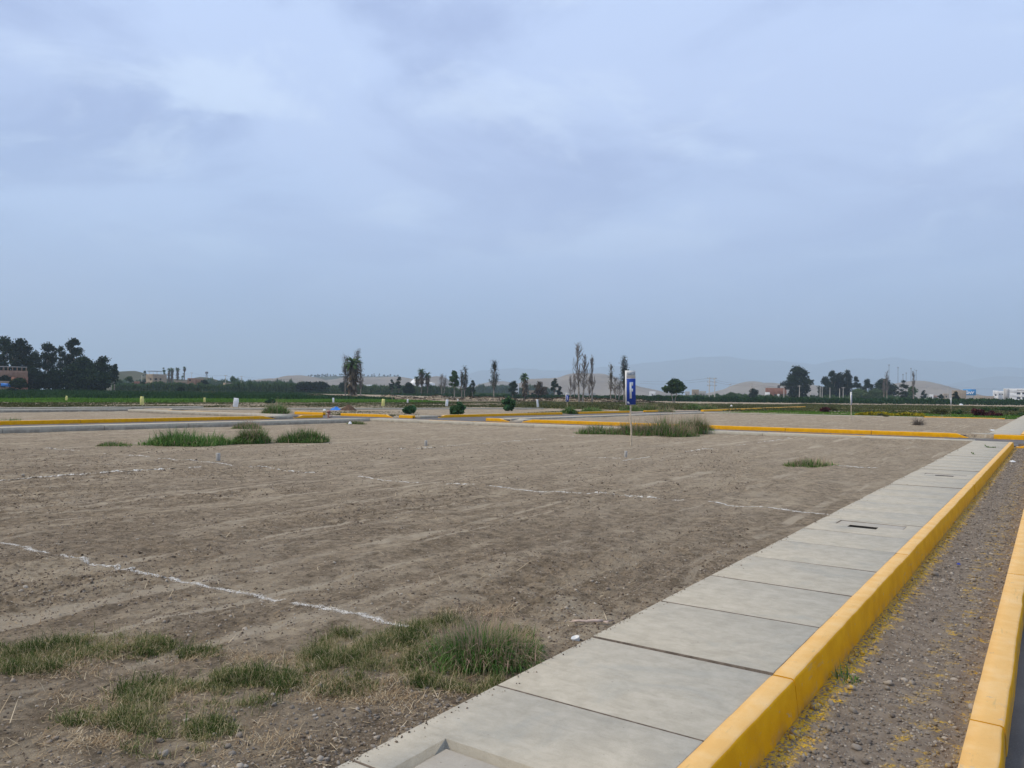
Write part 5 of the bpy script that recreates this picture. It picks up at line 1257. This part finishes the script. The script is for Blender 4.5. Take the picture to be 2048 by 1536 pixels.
t, w, h = house('red_brick_building', 'red brick building with a rooftop tank left of the big rounded tree', 1552, 520, 40, 776, 0, 'brick_red', 10, W((.2, .48, .76), (.42,), 1.5, 1.2), z=0, cat='building')
mb = MB(); mb.tube([(1.8, 4, h - .6), (1.8, 4, h + 1.9), (1.8, 4, h + 2.0)], [.9, .9, .4], 10); link('water_tank', mb.me('water_tank', M['roof_dark']), t)
mb = MB(); mb.box(w * .25, w * .5, -2.2, -.05, h * .45, h * .5); link('awning', mb.me('awning', M['roof_dark']), t)
house('white_shed', 'low white shed in front of the red brick building', 1535, 480, 9, 784.5, 0, 'wall_white', 5, z=0, cat='shed')
house('white_shed', 'small white box under the red brick building', 1557, 440, 4.5, 788, 0, 'wall_white', 3, z=0, cat='shed')
house('low_house', 'low dark roofed house beside the double power pole', 1405, 560, 14, 782, 0, 'wall_grey', 7, W((.3, .7), (.5,), 1, 1), z=0)
house('low_house', 'pale small house left of the double power pole', 1391, 620, 14, 779, 0, 'adobe', 7, W((.5,), (.5,), 1, 1), z=0)
house('low_house', 'pale low house left of the round tree', 1305, 620, 12, 783, 0, 'wall_white', 6, W((.5,), (.5,), 1, 1), z=0)
house('low_house', 'grey low house right of the round tree', 1375, 640, 9, 783, 0, 'wall_grey', 6, z=0)
for k, (px, top, w_, mt, lab) in enumerate(((1863, 789, 7, 'wall_white', 'small white house on the flank of the antenna hill'), (1872, 791, 6, 'brick', 'tiny brick house right of the small white one'), (1893, 787, 9, 'adobe', 'tan house left of the tan block'), (1852, 790, 8, 'wall_grey', 'grey house at the foot of the antenna hill'))):
    house('hill_house', lab, px, 760, w_, top, .1 * k, mt, 6, W((.5,), (.6,), 1.2, 1.2), z=0, group='small houses near the antenna hill')
# white long wall, sheds at the centre
house('boundary_wall', 'long pale wall behind the bare poplars', 1150, 420, 82, 785.2, 0, 'wall_grey', 2, z=0, cat='wall')
t, w, h = house('white_shed', 'large white shed behind the palm trio', 848, 520, 44, 766, .15, 'wall_white', 18, z=0, cat='shed')
mb = MB(); V = np.array([(-w / 2, 0, h), (w / 2, 0, h), (w / 2, 18, h), (-w / 2, 18, h), (-w * .3, 0, h + 3.2), (-w * .3, 18, h + 3.2)]); mb.add(V, [np.array([(4, 1, 2, 5), (0, 4, 5, 3), (0, 1, 2, 3)]), np.array([(0, 1, 4), (2, 3, 5)])]); link('gable_roof', mb.me('gable_roof', M['wall_white']), t)
house('long_shed', 'long low pale shed behind the cane thicket', 738, 600, 36, 769.5, 0, 'wall_white', 5, z=0, cat='shed')
house('farm_house', 'small pink house beside the palm with a brown skirt', 1034, 350, 8, 768, 0, 'wall_white', 5, z=0)
house('farm_house', 'low brown farm house behind the centre trees', 1075, 360, 34, 781, 0, 'adobe', 5, W((.2, .5, .8), (.6,), .9, .9), z=0)

# ------------------------------------------------------------------ billboard, masts, poles
def text_mesh(name, s, size, mat, shear=0, bold=.0):
    cu = bpy.data.curves.new(name, 'FONT'); cu.body = s; cu.size = size; cu.align_x = 'CENTER'; cu.align_y = 'CENTER'; cu.extrude = size * .01; cu.shear = shear; cu.offset = bold; cu.resolution_u = 3
    o = bpy.data.objects.new(name, cu); C.objects.link(o)
    dg = bpy.context.evaluated_depsgraph_get(); me = bpy.data.meshes.new_from_object(o.evaluated_get(dg))
    bpy.data.objects.remove(o); me.materials.clear(); me.materials.append(mat)
    co = np.zeros(len(me.vertices) * 3, np.float32); me.vertices.foreach_get('co', co); co = co.reshape(-1, 3); co = np.column_stack([co[:, 0], -co[:, 2], co[:, 1]]).astype(np.float32)
    me.vertices.foreach_set('co', co.ravel()); me.update(); return me
def billboard():
    d = 700; px = 1939; x, y = at(px, d); z0 = gz(x, y); w = 22.5 / FPX * d; zt = zat(px, 778.6, d) - z0; zb = zat(px, 790.6, d) - z0
    t = thing('billboard', 'blue roadside billboard with white lettering between tan block and white houses', 'billboard', (x, y, z0), YAW - math.atan((px - 1024) / FPX))
    mb = MB(); mb.box(-w / 2, w / 2, 0, .35, zb, zt, .05); link('panel', mb.me('panel', M['bill_blue']), t)
    for q in (-.3, .3): mb = MB(); mb.tube([(q * w, .6, -.2), (q * w, .6, zt - .5)], .18, 8); link('post', mb.me('post', M['steel']), t)
    me = text_mesh('lettering', 'GNV', 3.1, M['bill_white'], .25, .12); o = link('lettering', me, t, (-w * .02, -.06, zb + (zt - zb) * .40))
    me = text_mesh('small_lettering', 'Gas', 1.0, M['bill_white'], .1, .02); o = link('small_lettering', me, t, (-w * .18, -.06, zb + (zt - zb) * .8))
billboard()
def upole(label, px, d, top, arms=1, wood=False, base=None, thick=.16, cat='utility pole'):
    x, y = at(px, d); z0 = gz(x, y) if base is None else base; h = zat(px, top, d) - z0
    t = thing('utility_pole', label, cat, (x, y, z0), YAW, 'utility poles')
    mb = MB(); mb.tube([(0, 0, -.3), (0, 0, h)], [thick * 1.3, thick * .8], 7); link('pole', mb.me('pole', M['pole_conc']), t)
    for a in range(arms):
        zz = h - .5 - 1.5 * a; mb = MB(); mb.box(-.9, .9, -.09, .09, zz, zz + .18); arm = link('crossarm', mb.me('crossarm', M['pole_conc']), t)
        for q in (-.8, 0.3, .8): mb = MB(); mb.tube([(q, 0, zz + .18), (q, 0, zz + .5)], [.07, .05], 5); link('insulator', mb.me('insulator', M['roof_dark']), arm)
    return t, h
upole('tall power pole with three side arms, left of its twin', 1418.5, 330, 755, 3, thick=.2)
upole('tall power pole with stacked arms, right of its twin', 1429.5, 330, 755.5, 3, thick=.2)
for k, (px, d, top, ar, lab) in enumerate(((1460, 520, 768, 2, 'utility pole left of the bare right hill'), (1502, 420, 767, 2, 'utility pole in front of the bare right hill'), (1568, 380, 771, 1, 'utility pole before the red brick building'), (1599, 380, 770.5, 1, 'pale utility pole before the big rounded tree'), (1621, 500, 772, 2, 'utility pole right of the big rounded tree'), (1640.5, 390, 773.5, 0, 'thin pole left of the right wood'), (1644.5, 390, 774.5, 0, 'thin pole beside another at the left of the right wood'), (1660, 400, 775, 0, 'short pole at the foot of the right wood'), (1679.5, 390, 777, 0, 'plain pole in the middle of the right wood'), (1686.5, 390, 774, 1, 'pole with a crossarm in the middle of the right wood'),
        (383, 640, 745, 1, 'utility pole above the two-storey tan house'), (451, 430, 750, 1, 'utility pole just left of the small tan house'), (482.5, 520, 752, 2, 'utility pole right of the small tan house'), (283.5, 420, 750, 0, 'thin pole left of the canopy house'), (597, 520, 757, 2, 'utility pole on the left dry hill foot'), (1896, 700, 772, 1, 'faint utility pole left of the tan block'))):
    upole(lab, px, d, top, ar, base=.8 if px < 500 else None, thick=.14)
def cable(label, pts, sag=.9, r_=.03):
    mb = MB()
    P = []
    for (a, b) in zip(pts[:-1], pts[1:]):
        A = np.array((*at(a[0], a[1]), zat(a[0], a[2], a[1]))); B = np.array((*at(b[0], b[1]), zat(b[0], b[2], b[1])))
        for k in range(8):
            t_ = k / 8; q = A * (1 - t_) + B * t_; q[2] -= 4 * sag * t_ * (1 - t_); P.append(q)
    P.append(B); mb.tube(P, r_, 3)
    tag(link('power_cable', mb.me('power_cable', M['roof_dark'])), label, 'cable', 'power cables')
for q, lab in ((0, 'upper power cable strung along the poles on the right'), (4.5, 'lower power cable strung along the poles on the right')):
    cable(lab, [(1280, 420, 762 + q), (1418.5, 330, 756.5 + q), (1502, 420, 768 + q * .7), (1599, 380, 771.5 + q * .7), (1686.5, 390, 775 + q * .7), (1896, 700, 773 + q * .5), (2060, 760, 778 + q * .5)])
cable('thin power cable along the poles of the left village', [(283.5, 420, 751), (383, 640, 746), (451, 430, 751), (482.5, 520, 753), (597, 520, 758)])
def mast(label, px, d, top, base_py):
    x, y = at(px, d); z0 = zat(px, base_py, d); h = zat(px, top, d) - z0
    t = thing('radio_mast', label, 'mast', (x, y, z0), YAW, 'radio masts'); w = 1.1
    for a in (0, 2.094, 4.189): mb = MB(); mb.tube([(w * math.cos(a), w * math.sin(a), 0), (w * .5 * math.cos(a), w * .5 * math.sin(a), h)], .16, 4); link('leg', mb.me('leg', M['steel']), t)
    mb = MB(); n = int(h / 2.2)
    for k in range(n):
        f0, f1 = k / n, (k + 1) / n
        for a, b in ((0, 2.094), (2.094, 4.189), (4.189, 0)):
            r0, r1 = w * (1 - .5 * f0), w * (1 - .5 * f1); mb.tube([(r0 * math.cos(a), r0 * math.sin(a), h * f0), (r1 * math.cos(b), r1 * math.sin(b), h * f1)], .08, 3)
    link('lattice', mb.me('lattice', M['steel']), t)
    mb = MB(); mb.box(-1.4, 1.4, -.5, .5, h - 2.2, h - .3, .1); link('antenna', mb.me('antenna', M['steel']), t)
for lab, px, top, b in (('tallest radio mast on the right, above the bare trunks', 1778, 729, 772), ('second radio mast, right of the tallest', 1796, 734, 772), ('short stout radio mast', 1812.5, 745, 768), ('thin radio mast left of the short stout one', 1806, 748, 770), ('faint thin radio mast left of the hilltop one', 1822, 736, 765), ('radio mast on top of the antenna hill', 1832.5, 740, 762)):
    mast(lab, px, 1750, top, b)
mast('lattice power tower on the left scrub hill', 413, 800, 743, 756)

# ------------------------------------------------------------------ lot signs
def lot_sign(label, px, py_base, top, bottom, letter, zb, wpx, rz, lean=0, d=None):
    x, y = unp(px, py_base, zb); z0 = gz(x, y); x, y = unp(px, py_base, z0); fd = x * CF.x + y * CF.y
    zt = zat(px, top, fd) - z0; zl = zat(px, bottom, fd) - z0; w = wpx / FPX * fd; h = zt - zl; dp = .085
    t = thing('lot_sign', label, 'sign', (x, y, z0), YAW + rz, 'lot signs')
    t.rotation_euler = (0, lean, YAW + rz)
    r = rs(int(px)); mb = MB(); mb.tube([(.0, .03, -.15), (.012, .03, zl * .35), (-.015, .03, zl * .7), (0, .03, zl + .25)], [.034, .031, .029, .027], 7); link('pole', mb.me('pole', M['pole_wood'], True), t)
    mb = MB(); mb.box(-w / 2, w / 2, 0, dp, zl, zt, 0); link('panel', mb.me('panel', M['sign_white']), t)
    zs = zl + h * .765
    mb = MB(); mb.box(-w / 2 + .004, w / 2 - .004, -.006, -.002, zs + .012 * h, zt - .004); hd = link('header', mb.me('header', M['sign_grey']), t)
    mb = MB(); mb.box(-w / 2 + .004, w / 2 - .002, -.006, -.002, zl + .004, zs); bl = link('blue_face', mb.me('blue_face', M['sign_blue']), t)
    lw, lh = w * .38, h * .475; bx = -w * .16; bz = zl + h * .185; st = lw * .55; mb = MB()
    def bar(x0, x1, z0_, z1_): mb.box(bx + x0, bx + x1, -.011, -.007, bz + z0_, bz + z1_)
    if letter in 'FE':
        bar(0, st, 0, lh); bar(st, lw, lh * .79, lh); bar(st, lw * .93, lh * .42, lh * .6)
        if letter == 'E': bar(st, lw, 0, lh * .2)
    else: bar(0, st, 0, lh)
    link('letter', mb.me('letter', M['sign_white']), bl)
    me = text_mesh('lettering', 'HUARCOS', h * .155, M['sign_ink'], 0, .0); o = link('lettering', me, hd, (0, -.009, zs + h * .135)); sx = w * .86 / max(.01, me.vertices and max(v.co.x for v in me.vertices) * 2); o.scale = (sx, 1, .8)
    mb = MB(); q = w * .055
    for k, (a, b, c, e) in enumerate(((0, 2, 1.6, 3.6), (2.2, 3.4, 1.6, 2.9), (0, 2.2, .9, 1.4), (2.4, 4.2, .9, 1.4), (0, 5.0, 0, .55))):
        mb.box(-w * .42 + a * q, -w * .42 + b * q, -.010, -.0065, zl + h * .035 + c * q, zl + h * .035 + e * q)
    link('small_mark', mb.me('small_mark', M['sign_white']), bl)
    return t
lot_sign('large blue and white lot sign with a white F on a crooked stick', 1263, 893, 741, 809.5, 'F', -.22, 20.5, .34, -.02)
lot_sign('small blue and white lot sign behind the centre clumps', 1134.5, 821, 786.5, 803.3, 'I', -.2, 6.2, .35, 0)
lot_sign('tall thin lot sign seen nearly edge-on before the park strip', 1703, 839.5, 784, 810, 'E', -.2, 5.0, .95, .02)
lot_sign('distant white lot sign edge-on in front of the crop rows', 1902.5, 821, 796.5, 810, 'I', -.2, 3.0, 1.2, 0)

# ------------------------------------------------------------------ sacks on sticks, stakes, litter
def sack(label, px, py, top, wpx, col, lean, seed):
    x, y = unp(px, py, -.2); z0 = gz(x, y); x, y = unp(px, py, z0); fd = x * CF.x + y * CF.y; m = fd / FPX
    h = (py - top) * m; w = wpx * m; r = rs(seed)
    t = thing('marker_sack', label, 'sack', (x, y, z0), YAW + r.uniform(-.3, .3), 'plastic sacks on marker sticks'); t.rotation_euler = (0, lean, YAW + r.uniform(-.3, .3))
    mb = MB(); mb.tube([(0, 0, -.1), (0, 0, h * .98)], .018, 6); link('stick', mb.me('stick', M['pole_wood']), t)
    mb = MB(); nz, na = 9, 12; V = []
    for k in range(nz):
        f = k / (nz - 1); zz = h * .12 + f * h * .9; ww = w / 2 * (1.0 - .05 * abs(f - .5)) * (1 if f < .97 else .9); dd = .05 + .05 * math.sin(f * 3.14)
        for a in range(na):
            an = a / na * 6.283; cs = math.copysign(abs(math.cos(an)) ** .35, math.cos(an)); V.append((cs * ww + r.normal(0, w * .02), math.sin(an) * dd + r.normal(0, .012), zz + r.normal(0, h * .012)))
    F = [(k * na + a, k * na + (a + 1) % na, (k + 1) * na + (a + 1) % na, (k + 1) * na + a) for k in range(nz - 1) for a in range(na)]
    V.append((0, 0, h * 1.025)); F3 = [((nz - 1) * na + a, (nz - 1) * na + (a + 1) % na, len(V) - 1) for a in range(na)]
    mb.add(np.array(V), [np.array(F), np.array(F3)]); link('bag', mb.me('bag', M[col], False), t)
for k, a in enumerate((('yellow sack marker farthest left in the bright crop', 132.5, 803, 792, 4.5, 'sack_yellow', .1), ('yellow sack marker left of the lone white one', 284, 812, 793.5, 8, 'sack_yellow', -.02), ('small yellow sack marker in the bright crop', 409, 805, 795.5, 4.2, 'sack_yellow', 0), ('biggest white sack marker by the left crossing', 470.5, 816, 796.5, 10.5, 'sack_white', .1), ('white sack marker left of the tall palm group', 666.5, 806, 796, 3.8, 'sack_white', 0), ('pale yellow sack marker behind the brown earth pile', 765.5, 814, 798.5, 6.8, 'sack_yellow', .1), ('small cream sack marker before the earth bank', 815, 806, 798.5, 3.2, 'sack_white', .05), ('white sack marker beside the taller castor bush', 893, 814, 799.5, 5.6, 'sack_white', .08), ('tiny white sack marker under the leafy poplar', 915.5, 803, 798, 2.2, 'sack_white', .05), ('white and yellow sack marker left of the small blue sign', 1076, 816, 799.5, 4.4, 'sack_white', -.12))):
    sack(*a, 800 + k)
for k, (px, py, hp, lab) in enumerate(((436, 922, 15, 'grey stake on the white line left of centre'), (851, 893, 12, 'thin grey stake at the crossing of faint white lines'), (1251, 915, 13, 'grey stake just below the F sign'), (884.5, 855, 0, ''))):
    if not hp: continue
    x, y = unp(px, py, -.22); z0 = gz(x, y); x, y = unp(px, py, z0); m = math.hypot(x, y) / FPX
    mb = MB(); hw = .04; mb.box(-hw, hw, -hw, hw, -.15, hp * m, .012)
    V, F, T = mb.arrays(); V[:, 0] += V[:, 2] * (.05 if k else -.02)
    o = link('boundary_stake', mesh('boundary_stake', V, F, M['pole_conc']), None, (x, y, z0)); o.rotation_euler = (0, 0, .4); tag(o, lab, 'stake', 'boundary stakes')
# earth pile with tarp
def pile():
    x, y = unp(697, 822, -.2); m = math.hypot(x, y) / FPX; z0 = gz(x, y)
    n = 28; q = np.linspace(-1, 1, n); X, Y = np.meshgrid(q, q); rr = np.sqrt(X ** 2 + Y ** 2)
    Z = np.clip(1 - rr ** 1.3, 0, 1) * 11.5 * m + .10 * fbm(X * 4, Y * 4, 5, 4) * (rr < 1) - .08 * (rr >= 1)
    V = np.stack([X * 17 * m, Y * 12 * m, Z], -1).reshape(-1, 3); i = np.arange(n - 1)[:, None] * n; j = np.arange(n - 1)[None]
    F = np.stack([i + j, i + j + 1, i + n + j + 1, i + n + j], -1).reshape(-1, 4)
    o = link('earth_pile', mesh('earth_pile', V, F, M['pile'], True), None, (x, y, z0)); o.rotation_euler = (0, 0, YAW); tag(o, 'dark brown earth pile beside a blue tarp', 'earth pile')
    def crumple(name, label, px, py, wp, hp, mat, seed, cat):
        x, y = unp(px, py, -.2); m = math.hypot(x, y) / FPX; z0 = gz(x, y); r = rs(seed)
        n = 14; q = np.linspace(-1, 1, n); X, Y = np.meshgrid(q, q)
        Z = (np.clip(1 - X ** 2 * .7, 0, 1) * np.clip(1 - Y ** 2, 0, 1)) * hp * m * (.7 + .9 * np.abs(fbm(X * 2.5, Y * 2.5, seed, 3)))
        V = np.stack([X * wp * m * .5 * (1 + .1 * Y), Y * wp * m * .35, Z + .01], -1).reshape(-1, 3)
        i = np.arange(n - 1)[:, None] * n; j = np.arange(n - 1)[None]; F = np.stack([i + j, i + j + 1, i + n + j + 1, i + n + j], -1).reshape(-1, 4)
        o = link(name, mesh(name, V, F, M[mat], True), None, (x, y, z0)); o.rotation_euler = (0, 0, YAW); tag(o, label, cat)
    crumple('blue_tarp', 'crumpled blue tarp left of the brown earth pile', 671, 821.5, 20, 6, 'tarp', 31, 'tarp')
    crumple('plastic_bag', 'pale plastic bag left of the blue tarp', 649, 821.5, 6, 3, 'plastic', 32, 'bag')
    crumple('plastic_bag', 'pale plastic bag beside the back pavement corner', 700, 848, 7, 5, 'plastic', 33, 'bag')
    crumple('plastic_scrap', 'white plastic scrap on the gravel strip far along', 2025, 925, 9, 3, 'plastic', 34, 'litter')
    crumple('blue_scrap', 'dark blue scrap lying in the gravel strip', 1917, 1129, 6, 3, 'blue_scrap', 35, 'litter')
    crumple('white_litter', 'white litter on weeds at the far crossing', 1463, 815, 6, 5, 'plastic', 36, 'litter')
    crumple('white_litter', 'white rubble lump before the crop rows on the right', 1922, 810, 6, 3, 'plastic', 37, 'litter')
    crumple('white_litter', 'white scrap at the foot of the far right pavement', 1985, 868, 9, 2, 'plastic', 38, 'litter')
pile()
def corner_post():
    x, y = -40.6, 36.75; t = thing('drain_post', 'weathered red post with a knob at the end of the corner kerb', 'post', (x, y, -.2), 0)
    mb = MB(); mb.tube([(0, 0, -.1), (0, 0, .30), (0, 0, .33)], [.10, .095, .05], 8); link('post', mb.me('post', M['hydrant']), t)
    mb = MB(); mb.tube([(0, 0, .33), (0, 0, .36), (0, 0, .46), (0, 0, .50)], [.05, .13, .13, .04], 8); link('cap', mb.me('cap', M['hydrant']), t)
    mb = MB(); mb.tube([(.0, 0, .12), (.26, .05, .12), (.27, .05, .12)], [.08, .08, .03], 8); link('outlet', mb.me('outlet', M['husk']), t)
corner_post()
def cane():
    x, y = unp(1176, 1246, -.06); z0 = gz(x, y)
    t = thing('cane_piece', 'split dry cane piece lying near the pavement edge', 'cane', (x, y, z0 + .014), YAW - .05)
    mb = MB(); mb.tube([(-.01, 0, .004), (.04, .004, .006), (.10, .006, .006)], [.010, .012, .011], 8); link('stem', mb.me('stem', M['husk'], True), t)
    for k, (a, b) in enumerate((((-.01, .0, .004), (-.11, .012, .004)), ((-.005, -.006, .002), (-.13, -.012, .0)))):
        mb = MB(); mb.tube([a, ((a[0] + b[0]) / 2, (a[1] + b[1]) / 2, .006), b], [.008, .006, .003], 6); link('split_strip', mb.me('split_strip', M['husk']), t)
    mb = MB()
    for k in range(6): mb.tube([(.10, .006, .004), (.12 + .01 * k % 3, .01 * (k - 3), .008), (.14, .016 * (k - 3), .0)], [.003, .003, .001], 3)
    link('frayed_end', mb.me('frayed_end', M['husk']), t)
    x, y = unp(1155, 1281, -.06); x = min(x, -2.40); z0 = gz(x, y)
    n = 18; mb = MB(); V = []; prof = [(0.0, .004), (.026, .004), (.027, .008), (.033, .062), (.0345, .066), (.0325, .066), (.026, .012), (.0, .012)]
    for a in range(n):
        for (rr, zz) in prof: V.append((rr * math.cos(a / n * 6.283), rr * math.sin(a / n * 6.283), zz))
    k = len(prof); F = [(a * k + q, ((a + 1) % n) * k + q, ((a + 1) % n) * k + q + 1, a * k + q + 1) for a in range(n) for q in range(k - 1)]
    mb.add(np.array(V), np.array(F)); o = tag(link('paper_cup', mb.me('paper_cup', M['plastic'], True), None, (x, y, z0 - .028)), 'white cup half sunk in the soil against the pavement', 'cup'); o.rotation_euler = (.25, -.2, 0); o.scale = (.8, .8, .8)
cane()
def stand():
    d = 285; px = 176; x, y = at(px, d); z0 = gz(x, y); w = 12.5 / FPX * d; zt = zat(px, 762, d) - z0; zb = zat(px, 771, d) - z0
    t = thing('tarp_stand', 'field stand on wooden legs wrapped in blue tarp', 'stand', (x, y, z0), YAW - .3)
    for sx in (-.5, .5):
        for sy in (0, 1.8): mb = MB(); mb.tube([(sx * w, sy, -.2), (sx * w, sy, zt)], .08, 6); link('leg', mb.me('leg', M['pole_wood']), t)
    mb = MB(); mb.box(-w * .5, w * .5, 0, 1.8, zb, zb + .1); link('platform', mb.me('platform', M['pole_wood']), t)
    n = 12; V = []; 
    for zz in (zb + .12, zt):
        for (a, b) in ((-.36, -.12), (.53, -.12), (.53, 1.92), (-.36, 1.92)): V.append((a * w, b, zz + .12 * math.sin(a * 9 + zz)))
    mb = MB(); mb.add(np.array(V), np.array([(0, 1, 5, 4), (1, 2, 6, 5), (2, 3, 7, 6), (3, 0, 4, 7), (4, 5, 6, 7), (3, 2, 1, 0)])); link('tarp', mb.me('tarp', M['tarp']), t)
stand()

# ------------------------------------------------------------------ the air
def haze():
    B = 18500
    mb = MB(); mb.box(-B, B, -B, B, -42, 720)
    g = G('haze'); g.nt.nodes.remove(g.out); g.out = g.n('ShaderNodeOutputMaterial')
    v = g.n('ShaderNodeVolumePrincipled'); v.inputs['Color'].default_value = (.60, .755, .885, 1); v.inputs['Density'].default_value = 2.1e-4; v.inputs['Anisotropy'].default_value = .1
    g.L(v.outputs[0], g.out.inputs['Volume'])
    tag(link('haze', mb.me('haze', g.m)), kind='stuff')
haze()
